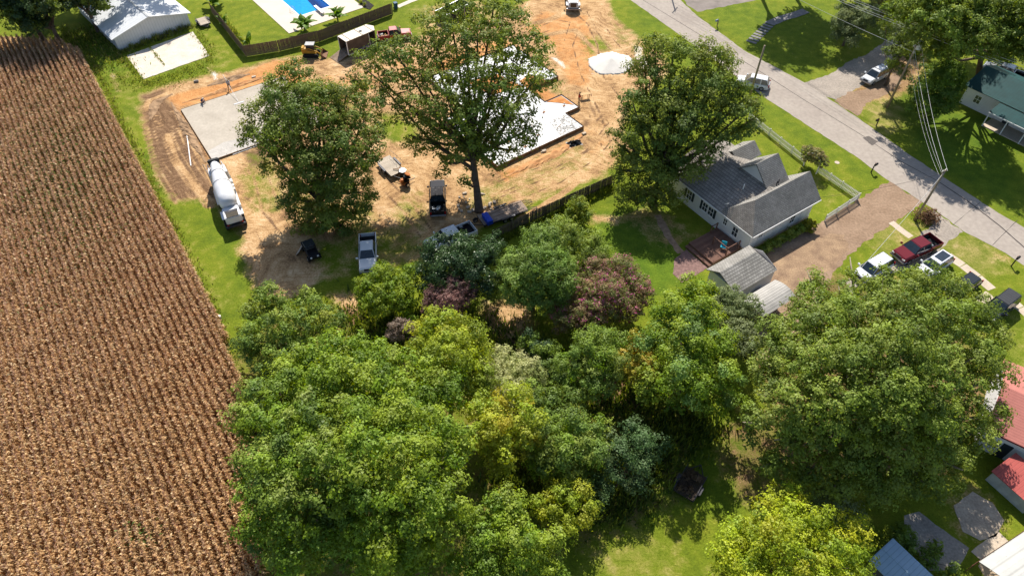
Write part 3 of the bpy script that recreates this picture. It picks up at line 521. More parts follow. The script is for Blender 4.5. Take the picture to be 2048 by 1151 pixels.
tree('maple_tree', 'tall bright green tree reaching up to the shingled garage', 'tree', [L(1380, 590, 6.2, 2.0), L(1420, 580, 5.9, 1.6), L(1340, 640, 6.2, 2.2), L(1400, 645, 7.0, 2.4), L(1310, 690, 5.9, 2.0), L(1370, 705, 7.4, 2.6), L(1430, 700, 7.0, 2.2), L(1310, 750, 5.5, 2.2), L(1370, 770, 7.0, 2.4), L(1440, 760, 6.6, 2.2), L(1290, 790, 3.9, 1.7), L(1410, 805, 4.7, 1.8), L(1465, 800, 4.3, 1.5), L(1340, 810, 4.3, 1.6)], BRIGHT+[(.15, .24, .05)], leaf=0.222, cr=.85, lk=.77, tr=.32, group=G)
tree('elaeagnus_shrub', 'dull grey green tall shrub against the shingled garage', 'shrub', [L(1460, 600, 4, 1.6), L(1490, 630, 4, 1.6), L(1445, 640, 4.4, 1.5), L(1480, 670, 4.4, 1.6), L(1500, 690, 4.6, 1.4)], GREY, leaf=0.170, cr=.5, tr=.12, group=G)
# ---- crape myrtle, round tree, magnolia, plum and others above the thicket
tree('crape_myrtle_tree', 'rounded crape myrtle speckled with pink flowers', 'tree', [L(1190, 545, 4.5, 1.9), L(1240, 550, 4.5, 1.9), L(1270, 580, 4.2, 1.8), L(1150, 575, 4.2, 1.8), L(1210, 590, 5, 2.2), L(1120, 610, 3.6, 1.5), L(1180, 630, 4, 1.8), L(1250, 610, 4, 1.6), L(1130, 640, 3.2, 1.3)], [(.20, .20, .06), (.25, .20, .08), (.17, .19, .05), (.27, .18, .10)], leaf=0.148, cr=.45, fill=.9, tr=.12, tipcol=(.62, .10, .33), tipp=.13, bark=M_bark2)
tree('round_maple_tree', 'dense round light green tree left of the pink crape myrtle', 'tree', [L(1080, 500, 6, 2.2), L(1040, 530, 5.5, 2.0), L(1090, 540, 6.5, 2.6), L(1050, 570, 5.5, 2.2), L(1110, 570, 5.5, 2.0), L(1020, 560, 4.5, 1.6), L(1085, 595, 4.4, 1.6)], [(.16, .25, .04), (.19, .27, .055), (.13, .21, .035)], leaf=0.178, cr=.75, dens=1.15, tr=.2)
tree('round_maple_tree', 'yellow green tree behind the round tree, above the crape myrtle', 'tree', [L(1130, 490, 5, 1.9), L(1170, 490, 5, 2.0), L(1150, 520, 4.6, 1.8), L(1195, 505, 4.2, 1.5), L(1110, 475, 4, 1.3)], [(.21, .28, .04), (.24, .30, .05), (.18, .25, .035)], leaf=0.178, cr=.75, tr=.16)
tree('magnolia_tree', 'dark glossy evergreen tree in front of the white double cab pickup with spare tyre', 'tree', [L(880, 510, 5, 2.0), L(930, 505, 5.2, 2.2), L(970, 515, 4.8, 1.8), L(860, 545, 4, 1.6), L(905, 545, 5, 2.2), L(955, 550, 4.6, 2.0), L(985, 490, 4, 1.4), L(920, 575, 3.6, 1.6), L(860, 575, 3, 1.3), L(975, 570, 3.4, 1.3)], DARK, leaf=0.207, cr=.85, tr=.2, mt=M_gloss)
tree('plum_tree', 'purple leaved plum tree below the dark evergreen', 'tree', [L(905, 580, 4, 1.5), L(930, 590, 3.8, 1.3), L(875, 600, 3.6, 1.3), L(900, 610, 3.8, 1.4), L(865, 615, 3, 1.0)], PLUM, leaf=0.133, cr=.42, dens=1.1, tr=.1)
tree('plum_shrub', 'small brownish purple shrub between the light green crowns', 'shrub', [L(800, 655, 2.6, 1.0), L(825, 660, 2.4, .8), L(790, 668, 2.2, .7)], [(.25, .19, .15), (.29, .22, .17)], leaf=0.118, cr=.35, tr=.06)
tree('ligustrum_tree', 'bright yellow green bushy tree touching the front of the white pickup', 'tree', [L(770, 560, 4, 1.6), L(735, 580, 3.6, 1.4), L(800, 575, 3.6, 1.4), L(765, 595, 4, 1.6), L(740, 610, 3, 1.2), L(820, 555, 3, 1.2), L(800, 605, 3, 1.2)], [(.19, .27, .02), (.23, .30, .024), (.15, .23, .02)], leaf=0.185, cr=.5, tr=.12)
bush('lime_shrub', 'small lime green shrub beside the purple plum', 'shrub', [L(822, 612, 1.8, .8, .9), L(815, 630, 1.6, .7, .8), L(828, 640, 1.3, .6, .7)], [(.20, .32, .016), (.24, .35, .02)])
bush('fence_shrub', 'rounded yellow green bush against the weathered back fence', 'shrub', [L(1155, 412, 1.6, 1.2, 1.2), L(1165, 425, 1.4, 1.1, 1.1), L(1142, 428, 1.3, 1.0, 1.0)], [(.20, .26, .02), (.24, .28, .03), (.15, .21, .03)])
bush('vine_shrub', 'tangle of vine hanging on the weathered back fence', 'shrub', [L(1100, 448, 1.2, .8, .7), L(1070, 460, 1.2, .8, .7), L(1120, 440, 1.2, .7, .7), L(1085, 462, .8, .7, .6)], MID)
# ---- the great pecan
pc = [(1625, 572, 11, 1.5), (1702, 552, 12, 1.1), (1610, 620, 12, 2.2), (1680, 608, 13, 2.2), (1760, 590, 13, 2.4), (1830, 588, 13, 2.5), (1897, 598, 12, 2.4), (1945, 635, 12, 2.4), (1560, 680, 11, 2.4), (1640, 660, 14, 2.8), (1720, 650, 15, 3.0), (1800, 640, 15, 3.0), (1870, 660, 14, 2.8), (1540, 740, 10, 2.2), (1610, 740, 14, 2.8), (1690, 730, 16, 3.0), (1780, 720, 17, 3.0), (1860, 740, 15, 2.8), (1940, 720, 12, 2.4), (1980, 690, 10, 1.8), (1540, 800, 10, 2.0), (1600, 820, 13, 2.6), (1680, 810, 15, 2.8), (1770, 800, 16, 3.0), (1850, 820, 14, 2.6), (1930, 800, 11, 2.2), (1990, 760, 9, 1.6), (1620, 890, 9, 2.4), (1700, 890, 10.5, 2.6), (1780, 880, 11, 2.6), (1860, 890, 9.5, 2.4), (1930, 870, 8, 2.0), (1680, 955, 6.2, 2.2), (1760, 955, 6.5, 2.4), (1840, 950, 6.2, 2.2), (1900, 935, 6, 1.8), (1570, 880, 9, 1.8), (1975, 830, 7.5, 1.6), (1515, 850, 9, 1.8), (1540, 930, 5.5, 1.6), (1610, 950, 5.5, 1.8)]
tree('pecan_tree', 'giant spreading tree covering the right side in front of the parked cars', 'tree', [L(x, y, z*.76, r*1.06) for x, y, z, r in pc], PECAN, leaf=0.222, cr=.9, lk=.77, dens=1., fill=.95, base=P(1770, 880), tr=.6, bark=M_bark2)
tree('golden_tree', 'golden yellow tree at the bottom edge left of the blue metal shed', 'tree', [L(1580, 1010, 6.5, 1.5), L(1540, 1050, 6.5, 1.9), L(1610, 1050, 7.5, 2.0), L(1480, 1080, 5.5, 1.7), L(1560, 1100, 7.5, 2.2), L(1640, 1095, 7, 2.0), L(1700, 1070, 5.5, 1.5), L(1450, 1120, 4.8, 1.5), L(1520, 1140, 6.5, 2.0), L(1600, 1150, 7, 2.2), L(1680, 1140, 6, 1.8), L(1470, 1160, 5, 1.6), L(1560, 1200, 6, 2.0), L(1650, 1200, 6, 2.0), L(1720, 1110, 4.5, 1.2)], YEL, leaf=0.185, cr=.85, fill=.85, tr=.24)
bush('grey_shrub', 'thin grey twiggy shrub behind the golden tree', 'shrub', [L(1670, 1010, 3, 1.3), L(1700, 1030, 2.6, 1.2), L(1640, 1005, 3, 1.2)], GREY, fill=.5)
bush('yard_shrub', 'dark green shrub beside the shaded concrete slab', 'shrub', [L(1800, 1065, 1.2, .9, .8), L(1812, 1085, 1.2, .9, .8), L(1795, 1090, 1, .8, .7)], MID[:3])
bush('yard_shrub', 'dark green shrub growing over the lower end of the shaded slab', 'shrub', [L(1862, 1110, .9, .8, .7), L(1878, 1100, .8, .7, .6), L(1850, 1125, .9, .8, .7), L(1900, 1150, .9, .9, .7)], MID[:3])
# ---- far side of the road
GR = 'trees across the road'
tree('shade_tree', 'big dark shade tree in the top right corner', 'tree', [L(1850, 60, 12, 2.6), L(1900, 40, 14, 2.8), L(1960, 20, 15, 2.8), L(2020, 30, 15, 2.8), L(1885, 85, 11, 2.2), L(1940, 75, 13, 2.8), L(2000, 70, 13, 2.6), L(2050, 80, 13, 2.6), L(1850, 10, 14, 2.6), L(1920, -20, 16, 2.8), L(2010, -30, 16, 2.8), L(1885, 110, 8, 1.6), L(2070, 30, 15, 2.8), L(1800, 20, 12, 2.2), L(2010, 105, 9, 1.6)], OAK[:2]+MID[:2], leaf=0.311, cr=1.0, dens=.95, base=P(1955, 165), tr=.45, group=GR)
tree('dogwood_tree', 'mid green dense tree in front of the green roofed house', 'tree', [L(1850, 165, 5, 2.0), L(1890, 160, 5.5, 2.0), L(1835, 195, 4, 1.6), L(1870, 195, 5, 2.2), L(1900, 190, 4.5, 1.6), L(1860, 225, 3, 1.6), L(1890, 220, 3, 1.4), L(1910, 165, 4, 1.4)], [(.10, .18, .02), (.12, .20, .024), (.08, .15, .02)], leaf=0.222, cr=.85, tr=.18, group=GR)
tree('holly_tree', 'grey green rounded tree above the white parked car on the drive', 'tree', [L(1700, 20, 4.5, 2.0), L(1690, 50, 4, 1.8), L(1720, 50, 4.4, 1.9), L(1700, 75, 3, 1.6), L(1675, 65, 3, 1.3), L(1735, 20, 4, 1.7)], GREY, leaf=0.207, cr=.85, tr=.18, group=GR)
tree('dry_shrub', 'brownish leaved shrub behind the grey green rounded tree', 'shrub', [L(1755, 15, 3, 1.5), L(1780, 25, 3, 1.4), L(1765, 0, 3, 1.5)], [(.28, .24, .09), (.22, .19, .07)], leaf=0.192, cr=.75, tr=.1, group=GR)
tree('roadside_tree', 'dark leaning tree behind the tall utility pole with the transformer', 'tree', [L(1800, 105, 6, 2.0), L(1790, 130, 4.5, 1.5), L(1830, 110, 6, 2.0), L(1815, 75, 7, 2.2), L(1770, 60, 5.5, 1.6), L(1805, 150, 3.5, 1.2)], OAK[:2]+GREY[:1], leaf=0.237, cr=1.0, dens=.75, tr=.2, group=GR)
# trees just beyond the frame whose shade falls into it
GO = 'trees beyond the top edge'
for x, Y, lb in [(44, 122, 'tall tree shading the car park at the top'), (51, 121, 'tall tree shading the concrete steps across the road'), (58, 121, 'tall tree shading the lawn left of the grey green tree'), (65, 122, 'tall tree shading the lawn behind the grey green tree'), (86, 112, 'tall tree behind the silver pickup'), (70, 104, 'tall tree behind the green roofed house, left'), (77, 103, 'tall tree behind the green roofed house, right')]:
    tree('shade_tree', lb, 'tree', [(Vector((x+rnd.uniform(-3, 3), Y+rnd.uniform(-.5, 4), rnd.uniform(11, 24))), 2.8) for _ in range(9)], OAK, leaf=.45, cr=1.2, dens=.7, tr=.4, group=GO)
for i, (px, py, z, r, lb) in enumerate([(20, 8, 7, 3.5, 'dark tree at the far left corner above the corn'), (85, 10, 7, 3.6, 'dark tree behind the head of the corn rows'), (150, -10, 7, 3.4, 'dark tree between the corn and the white barn'), (-70, 0, 8, 4, 'dark tree left of the frame above the corn')]):
    tree('windbreak_tree', lb, 'tree', [(P(px, py, z)+Vector((rnd.uniform(-3, 3), rnd.uniform(-1.5, 4), rnd.uniform(-3, 2))), r*.7) for _ in range(7)], DARK+OAK[:2], leaf=0.333, cr=1., dens=.8, tr=.35, group='dark trees above the corn')
_bo = P(239.5, 102.6); _bx = P(383, 52)-_bo; _ba = math.atan2(_bx.y, _bx.x)
for lx_, ly_, lb in [(15.5, 13, 'tall tree beside the far right corner of the white barn'), (10, 22, 'tall tree behind the middle of the white barn'), (3, 24, 'tall tree behind the left end of the white barn'), (-6, 16, 'tall tree beside the far left corner of the white barn')]:
    q = _bo+Matrix.Rotation(_ba, 3, 'Z')@Vector((lx_, ly_, 0))
    tree('barn_shade_tree', lb, 'tree', [(q+Vector((rnd.uniform(-3.5, 3.5), rnd.uniform(-2.5, 3), 13+rnd.uniform(-3, 4))), 2.5) for _ in range(8)], OAK, leaf=0.370, cr=1.0, dens=.6, fill=.8, tr=.4, group='trees behind the barn')
for X, Y, h, lb in [(82, 92, 13, 'tall tree at the far right shading the green roofed house'), (76, 79, 13, 'tall tree right of the porch shading the lawn by the road')]:
    tree('yard_tree', lb, 'tree', [(Vector((X+rnd.uniform(-4.5, 4.5), Y+rnd.uniform(-4, 4), h+rnd.uniform(-3.5, 3))), 3.0) for _ in range(9)], OAK, leaf=0.311, cr=1.1, dens=.7, tr=.4, group='trees beyond the right edge')
print('LEAF QUADS', NQ[0])
# ================================================================ CORN
def corn():
    a = np.array(P(158, 97, 2.)[:2]); b = np.array(P(440, 640, 2.)[:2]); d = b-a; d /= np.linalg.norm(d); nrm = np.array([d[1], -d[0]])   # nrm points into the field
    if nrm[0] > 0: nrm = -nrm
    t0 = thing('corn_field', 'field of ripe tan corn in straight rows along the left side', 'corn field', (0, 0, 0))
    mt = leaf_mat('corn leaves', .3, .5); rows = 0; tot = 0
    poly = FIELD
    for i in range(150):
        sp = .71; o = a+nrm*(sp*(i+.3)); s = np.arange(-40, 130, .175); s = s+rng.normal(0, .04, len(s))
        base = o[None]+d[None]*s[:, None]+nrm[None]*rng.normal(0, .05, (len(s), 1)); pts = np.concatenate([base, np.full((len(s), 1), 1.6)], 1)
        x, y = pix(pts); k = inpoly(poly, x, y) & (pts[:, 1] > 8) & (pts[:, 1] < 125)
        k &= rng.random(len(k)) > .02+.25*(np.sin(base[:, 0]*.31+.8)*np.sin(base[:, 1]*.23) > .93); base = base[k]; n = len(base)
        if n < 6: continue
        px, py = x[k], y[k]
        h = rng.uniform(1.9, 2.45, n)*(.9+.12*np.sin(base[:, 0]*.35+base[:, 1]*.22)+.06*np.sin(base[:, 1]*1.3+i)); cols = []; qs = []; q3 = []; c3 = []
        big = np.sin(base[:, 0]*.21+1.3)*np.sin(base[:, 1]*.17)*.5+.5
        gold = np.clip((py-450)/500, 0, 1)
        # how green the lower leaves still are: a belt in the upper middle of the field, one streak lower down
        grn = np.exp(-((px-120)/130)**2-((py-330)/170)**2)*.85+np.exp(-((px-275)/28)**2-((py-1065)/30)**2)*.9
        for lf in range(8):
            ang = rng.uniform(0, 2*np.pi, n); dr = np.stack([np.cos(ang), np.sin(ang), np.zeros(n)], 1)
            z0 = h*(.34+.088*lf)+rng.uniform(-.1, .1, n); ln = rng.uniform(.32, .56, n)*(1-.05*lf)*(1+.1*gold)
            w = rng.uniform(.045, .085, n)[:, None]; sd = np.stack([-np.sin(ang), np.cos(ang), rng.uniform(-.5, .5, n)], 1)
            p0 = np.concatenate([base, z0[:, None]], 1); p1 = p0+dr*(ln*.55)[:, None]; p1[:, 2] += ln*rng.uniform(.15, .5, n); p2 = p0+dr*ln[:, None]; p2[:, 2] -= ln*rng.uniform(-.1, .8, n)
            q1 = np.stack([p0-sd*w*.6, p0+sd*w*.6, p1+sd*w, p1-sd*w], 1); q2 = np.stack([p1-sd*w, p1+sd*w, p2], 1)
            v = rng.uniform(.7, 1.25, n)[:, None]
            c = np.where(rng.random((n, 1)) < .5, np.array([[.53, .345, .18]]), np.array([[.42, .25, .13]]))*v
            c = np.where(rng.random((n, 1)) < .14, np.array([[.70, .55, .33]])*v, c)
            c = c*(1-gold[:, None]*.35)+np.array([[.56, .37, .15]])*v*gold[:, None]*.35
            g = (rng.random(n) < grn*(.85-.11*lf)); c[g] = np.array([.12, .19, .045])*v[g]
            qs.append(q1); cols.append(c); q3.append(q2); c3.append(c*.95)
        # tassel: a little fan of thin spikes
        for k2 in range(3):
            ang = rng.uniform(0, 2*np.pi, n); lean = rng.uniform(.05, .22, n); p0 = np.concatenate([base, (h*.93)[:, None]], 1); p1 = p0+np.stack([np.cos(ang)*lean, np.sin(ang)*lean, rng.uniform(.18, .38, n)], 1)
            sd = np.stack([-np.sin(ang), np.cos(ang), np.zeros(n)], 1)*.018; qs.append(np.stack([p0-sd, p0+sd, p1+sd, p1-sd], 1)); cols.append(np.array([[.44, .29, .20]])*rng.uniform(.7, 1.4, (n, 1)))
        # stalk
        ang = rng.uniform(0, 3.1, n); sd = np.stack([np.cos(ang), np.sin(ang), np.zeros(n)], 1)*.016; p0 = np.concatenate([base, np.zeros((n, 1))], 1); p1 = np.concatenate([base, (h*.95)[:, None]], 1)
        qs.append(np.stack([p0-sd, p0+sd, p1+sd, p1-sd], 1)); cols.append(np.array([[.26, .19, .08]])*rng.uniform(.7, 1.3, (n, 1)))
        Q = np.concatenate(qs); Q = np.concatenate([Q[:, [0, 1, 2]], Q[:, [0, 2, 3]]]); cq = np.concatenate(cols); cq = np.concatenate([cq, cq]+c3); Q = np.concatenate([Q]+q3); tot += len(Q)
        o = link('corn_row', quads_mesh('corn_row', Q, cq, mt), t0); o['kind'] = 'stuff'; rows += 1
    print('CORN rows', rows, 'quads', tot)
corn()
# ================================================================ BUILDINGS
def shingle(name, c1, c2, ax):
    m = mat(name, c1, .92, 0, .2, .8, col2=c2, bump=0); n, l = nodes(m); b = n['Principled BSDF']
    tc = n.new('ShaderNodeTexCoord'); sp = n.new('ShaderNodeSeparateXYZ'); l.new(tc.outputs['Object'], sp.inputs[0])
    cb = n.new('ShaderNodeCombineXYZ'); l.new(sp.outputs[ax], cb.inputs[0]); mu = n.new('ShaderNodeMath'); mu.operation = 'MULTIPLY'; mu.inputs[1].default_value = 1.5; l.new(sp.outputs[2], mu.inputs[0]); l.new(mu.outputs[0], cb.inputs[1])
    br = n.new('ShaderNodeTexBrick'); br.inputs['Scale'].default_value = 1; br.inputs['Brick Width'].default_value = .34; br.inputs['Row Height'].default_value = .19; br.inputs['Mortar Size'].default_value = .02
    br.inputs['Color1'].default_value = (.84, .84, .84, 1); br.inputs['Color2'].default_value = (1.14, 1.14, 1.14, 1); br.inputs['Mortar'].default_value = (.5, .5, .5, 1); l.new(cb.outputs[0], br.inputs['Vector'])
    src = b.inputs['Base Color'].links[0].from_socket; mx = n.new('ShaderNodeVectorMath'); mx.operation = 'MULTIPLY'; l.new(src, mx.inputs[0]); l.new(br.outputs[0], mx.inputs[1]); l.new(mx.outputs[0], b.inputs['Base Color'])
    bp = n.new('ShaderNodeBump'); bp.inputs['Distance'].default_value = .03; l.new(br.outputs[0], bp.inputs['Height']); l.new(bp.outputs[0], b.inputs['Normal']); return m
S_x = shingle('grey shingles a', (.235, .225, .205), (.325, .31, .285), 0); S_y = shingle('grey shingles b', (.235, .21, .185), (.33, .30, .265), 1)
M_wht = rib_mat('white lap siding', (.72, .71, .70), 2, .16, .6, 0, .012, .86, .04)
M_wht2 = rib_mat('white panel siding', (.74, .72, .70), 0, 1.2, .6, 0, .02, .6, .05)
M_trim = mat('white trim', (.78, .77, .75), .55, var=.05); M_glass = mat('window glass', (.03, .04, .05), .08, var=.3, spec=.8); M_shut = mat('dark shutter', (.03, .04, .045), .6)
M_wood = mat('weathered wood', (.20, .14, .095), .9, scale=2, bump=.4, col2=(.32, .235, .17), fine=.2); M_dk = mat('deck boards', (.115, .06, .045), .85, scale=2, bump=.3, col2=(.20, .115, .085), fine=.2)
M_black = mat('black plastic', (.015, .015, .017), .45, var=.3); M_steel = mat('galvanised steel', (.45, .46, .47), .4, .6, var=.12); M_dmetal = mat('dark metal', (.05, .05, .055), .5, .4)
def window(t, p, face, wd, ht, frame=.07):
    """p: centre on the wall in the thing's coordinates, face 'x-' / 'y-'"""
    rz = {'x-': math.pi/2, 'y-': 0}[face]; g = MB().box(-wd/2, wd/2, -.02, .03, -ht/2, ht/2).build('window', M_glass, t, p, (0, 0, rz if face == 'y-' else -math.pi/2))
    f = MB(); y0, y1 = -.055, .03
    for x in (-wd/2-frame/2, wd/2+frame/2): f.box(x-frame/2, x+frame/2, y0, y1, -ht/2-frame, ht/2+frame)
    for z in (-ht/2-frame/2, ht/2+frame/2): f.box(-wd/2, wd/2, y0+.003, y1, z-frame/2, z+frame/2)
    f.box(-wd/2, wd/2, y0+.005, y1, -.025, .025); f.box(-.02, .02, y0+.007, y1, -ht/2, ht/2); f.build('frame', M_trim, g)
    MB().box(-wd/2-.12, wd/2+.12, -.12, .02, -ht/2-.13, -ht/2-.075).build('sill', M_trim, g); return g
# ---- white house with grey shingle roofs
HO = P(1505, 474, 3); HO.z = 0; hv = P(1641, 398.6, 3)-P(1505, 474, 3); HR = math.atan2(hv.y, hv.x)
h = thing('white_house', 'white sided house with grey shingled gables and dark shutters', 'house', HO, HR)
w = MB(); w.box(.35, 11.1, .35, 4.9, 0, 3.02); w.box(.36, 10.0, 4.9, 14, 0, 3.02); w.add([(11.0, .35, 3), (11.0, 4.9, 3), (11.0, 2.62, 5.3), (10.9, .35, 3), (10.9, 4.9, 3), (10.9, 2.62, 5.3)], [(0, 1, 2), (5, 4, 3), (0, 3, 4, 1), (1, 4, 5, 2), (2, 5, 3, 0)]); w.build('wall', M_wht, h)
for k in range(9): MB().box(.6+k*1.25, .66+k*1.25, .325, .36, .3, 2.95).build('batten', M_trim, h)
MB().box(.30, 11.15, .30, 4.95, -.02, .32).build('foundation', M_conc, h)
T = .14
r = MB().slab([(0, -.05, 3), (11.6, -.05, 3), (11.6, 2.6, 5.5), (2.3, 2.6, 5.5)], T).slab([(2.3, 2.6, 5.5), (11.6, 2.6, 5.5), (11.6, 5.2, 3), (0, 5.2, 3)], T).build('roof', S_x, h)
MB().slab([(0, -.05, 3.002), (2.3, 2.6, 5.502), (0, 5.2, 3.002)], T).build('roof', S_y, h)
main = MB().slab([(0, 5.2, 3), (6, 3.17, 4.95), (6, 14.4, 4.95), (0, 14.4, 3)], T).slab([(6, 3.17, 4.95), (10.6, 3.17, 3.1), (10.6, 14.4, 3.1), (6, 14.4, 4.95)], T).build('roof', S_y, h)
cg = MB().slab([(5.6, 3.3, 4.5), (9.3, 3.3, 4.5), (9.3, 6, 6.95), (5.6, 6, 6.95)], T).slab([(5.6, 6, 6.95), (9.3, 6, 6.95), (9.3, 8.7, 4.5), (5.6, 8.7, 4.5)], T).build('roof', S_x, h)
MB().add([(5.9, 3.5, 4.5), (5.9, 8.5, 4.5), (5.9, 6, 6.8), (9.0, 3.5, 4.5), (9.0, 8.5, 4.5), (9.0, 6, 6.8)], [(0, 1, 2), (5, 4, 3), (0, 3, 4, 1)]).build('gable', M_wht, h)
MB().slab([(7.6, 9.5, 3.5), (11.6, 9.5, 3.5), (11.6, 11.1, 4.7), (7.6, 11.1, 4.7)], T).slab([(7.6, 11.1, 4.7), (11.6, 11.1, 4.7), (11.6, 12.7, 3.5), (7.6, 12.7, 3.5)], T).build('roof', S_x, h)
MB().slab([(9.9, 5.2, 3.05), (12.2, 5.2, 2.6), (12.2, 9.5, 2.6), (9.9, 9.5, 3.05)], T).build('porch_roof', S_y, h)
for y in (5.4, 7.3, 9.3): MB().box(11.95, 12.08, y, y+.13, 0, 2.5).build('porch_post', M_trim, h)
g = MB(); g.box(-.06, .02, -.05, 5.2, 2.84, 2.97); g.box(-.06, .02, 5.22, 14.4, 2.84, 2.97); g.box(.03, 11.6, -.13, -.06, 2.84, 2.97); g.build('gutter', M_trim, h)
for y, z, wd, ht in [(2.55, 1.6, .75, 1.25), (4.2, 1.9, .5, .8), (6.55, 1.75, .75, 1.15), (7.5, 1.75, .75, 1.15), (10.2, 1.75, .75, 1.25)]:
    window(h, (.345, y, z), 'x-', wd, ht)
for y in (5.95, 8.1, 9.6, 10.8): MB().box(.30, .345, y-.19, y+.19, 1.12, 2.38).build('shutter', M_shut, h)
for x, z, wd, ht in [(2.1, 1.9, .7, .6), (7.6, 1.6, .8, 1.2)]: window(h, (x, .345, z), 'y-', wd, ht)
MB().box(9.2, 10.1, .31, .35, .3, 2.3).build('door', M_trim, h)
for x, y, z in [(3.9, 5.6, 4.2), (7.2, 3.6, 4.6), (7.6, 3.7, 4.6)]: MB().cyl((x, y, z), (x, y, z+.75), .07, .07, 8).build('vent_pipe', M_trim if y > 5 else M_dmetal, h)
dsh = thing('satellite_dish', 'small white satellite dish on the house eave', 'satellite dish', HO+Matrix.Rotation(HR, 3, 'Z')@Vector((.8, 5.0, 3.3)), HR)
MB().loft([[(.3*rr*math.cos(q), .3*rr*math.sin(q), .12*rr*rr) for q in np.linspace(0, 5.9, 14)] for rr in (.15, .6, 1)]).build('dish', M_trim, dsh, (0, 0, .5), (R(-35), R(20), 0), smooth=True)
MB().cyl((0, 0, -.15), (0, 0, .5), .03, n=6).build('mast', M_steel, dsh)
# deck, patio, garden seat
def hl(x, y, z=0): return HO+Matrix.Rotation(HR, 3, 'Z')@Vector((x, y, z))
dk = thing('wooden_deck', 'dark brown wooden deck with posts behind the white house', 'deck', HO, HR)
pm = MB().box(0, .128, 0, 3.9, 0, .035).mesh('plank', M_dk)
for k in range(33): link('plank', pm, dk, (-4.45+k*.14, 1.0, .5))
MB().box(-4.45, .1, 1.0, 1.08, .05, .5).box(-4.45, -4.37, 1.08, 4.9, .05, .5).box(-4.45, .1, 4.82, 4.9, .05, .5).build('skirt', M_dk, dk)
MB().box(-4.95, -4.47, 1.0, 4.9, .02, .26).build('step', M_dk, dk)
for x, y in [(-.3, 1.1), (-2.3, 1.1), (-2.3, 3.2), (-.3, 4.7), (-1.2, 4.7)]: MB().box(x-.06, x+.06, y-.06, y+.06, .54, 1.7).build('post', M_dk, dk)
MB().box(-2.36, -.24, 1.06, 1.14, 1.55, 1.64).build('rail', M_dk, dk); MB().box(-2.34, -2.26, 1.16, 3.26, 1.55, 1.64).build('rail', M_dk, dk); MB().box(-1.26, -.24, 4.66, 4.74, 1.55, 1.64).build('rail', M_dk, dk)
sheet('patio', [tuple(hl(x, y)[:2]) for x, y in ((-9.2, 1.0), (-5.0, 1.0), (-5.0, 4.6), (-7.2, 4.2), (-9.0, 2.6))], .02, mat('brick patio', (.14, .085, .075), .9, scale=3, bump=.5, col2=(.26, .16, .14), fine=.3), .4, .08, 22)
ch = thing('garden_chair', 'blue cushioned chair on the dark deck', 'chair', hl(-1.9, 2.0, .535), HR+.6)
Mcush = mat('turquoise cushion', (.02, .30, .42), .8)
MB().box(-.3, .3, -.3, .3, .36, .46).build('seat', Mcush, ch, bevel=.03); MB().box(.22, .34, -.3, .3, .46, .95).build('backrest', Mcush, ch, bevel=.03)
for sx in (-.24, .24):
    for sy in (-.24, .24): MB().cyl((sx, sy, 0), (sx, sy, .37), .025, n=6).build('leg', M_dmetal, ch)
# hedge along the wall
for i, (x, s) in enumerate([(1.2, .75), (2.3, .8), (3.5, .75), (4.8, .7), (6.0, .75), (7.2, .75), (8.3, .7)]):
    bush('hedge_shrub', ['hedge shrub at the near corner of the white house', 'second hedge shrub from the near house corner', 'third hedge shrub from the near house corner', 'fourth hedge shrub from the near house corner', 'third hedge shrub from the yellow bush', 'second hedge shrub from the yellow bush', 'hedge shrub next to the yellow bush'][i], 'shrub', [(hl(x, -.75, .55), s*.85, .7), (hl(x+.4, -.95, .5), s*.7, .6)], MID, leaf=.2, cr=.35, group='hedge along the white house', limbs=False)
bush('yellow_shrub', 'rounded yellow green bush at the far end of the house hedge', 'shrub', [(hl(9.3, -1.0, .6), .9, .8), (hl(9.9, -.7, .5), .6, .6)], [(.18, .2, .012), (.22, .22, .014)], leaf=.2, cr=.35)
# ---- garage and arched metal shelter
ga = thing('garage', 'small garage with dappled grey shingle roof behind the white house', 'garage', HO, HR)
MB().box(-7.1, -.9, -4.5, -.7, 0, 2.5).add([(-.95, -4.5, 2.5), (-.95, -.7, 2.5), (-.95, -2.3, 3.3), (-1.05, -4.5, 2.5), (-1.05, -.7, 2.5), (-1.05, -2.3, 3.3)], [(0, 1, 2), (5, 4, 3), (0, 3, 4, 1)]).build('wall', M_wht, ga)
MB().slab([(-7.4, -4.75, 2.45), (-1.0, -4.75, 2.45), (-1.9, -2.1, 3.5), (-7.4, -2.1, 3.5)], .12).slab([(-7.4, -2.1, 3.5), (-1.9, -2.1, 3.5), (-.7, -.4, 2.45), (-7.4, -.4, 2.45)], .12).build('roof', S_x, ga)
MB().slab([(-1.0, -4.75, 2.452), (-.7, -.4, 2.452), (-1.9, -2.1, 3.502)], .12).build('roof', S_y, ga)
MB().box(-.905, -.86, -3.9, -1.6, .05, 2.1).build('door', M_trim, ga)
M_corr = rib_mat('corrugated steel', (.34, .325, .30), 1, .30, .95, 0, .03, .5, .15, col2=(.42, .40, .37))
sh = thing('metal_shelter', 'low shelter with silver corrugated arched roof beside the garage', 'shelter', HO, HR)
A = []
for i in range(7):
    q = i/6; A.append((-8.35+q*2.95, 1.75+.65*math.sin(math.pi*(.12+.76*q))))
for i in range(6):
    (y0, z0), (y1, z1) = A[i], A[i+1]; MB().slab([(-7.1, y0, z0), (-1.9, y0, z0), (-1.9, y1-.004, z1), (-7.1, y1-.004, z1)], .03).build('roof_panel', M_corr, sh)
for x in (-6.9, -4.5, -2.1):
    for y in (-8.2, -5.55): MB().cyl((x, y, 0), (x, y, 2.0), .05, n=8).build('post', M_steel, sh)
tp = thing('blue_tarp_bundle', 'crumpled blue tarp between the garage and the metal shelter', 'tarp', hl(-3.2, -5.1, 0), HR)
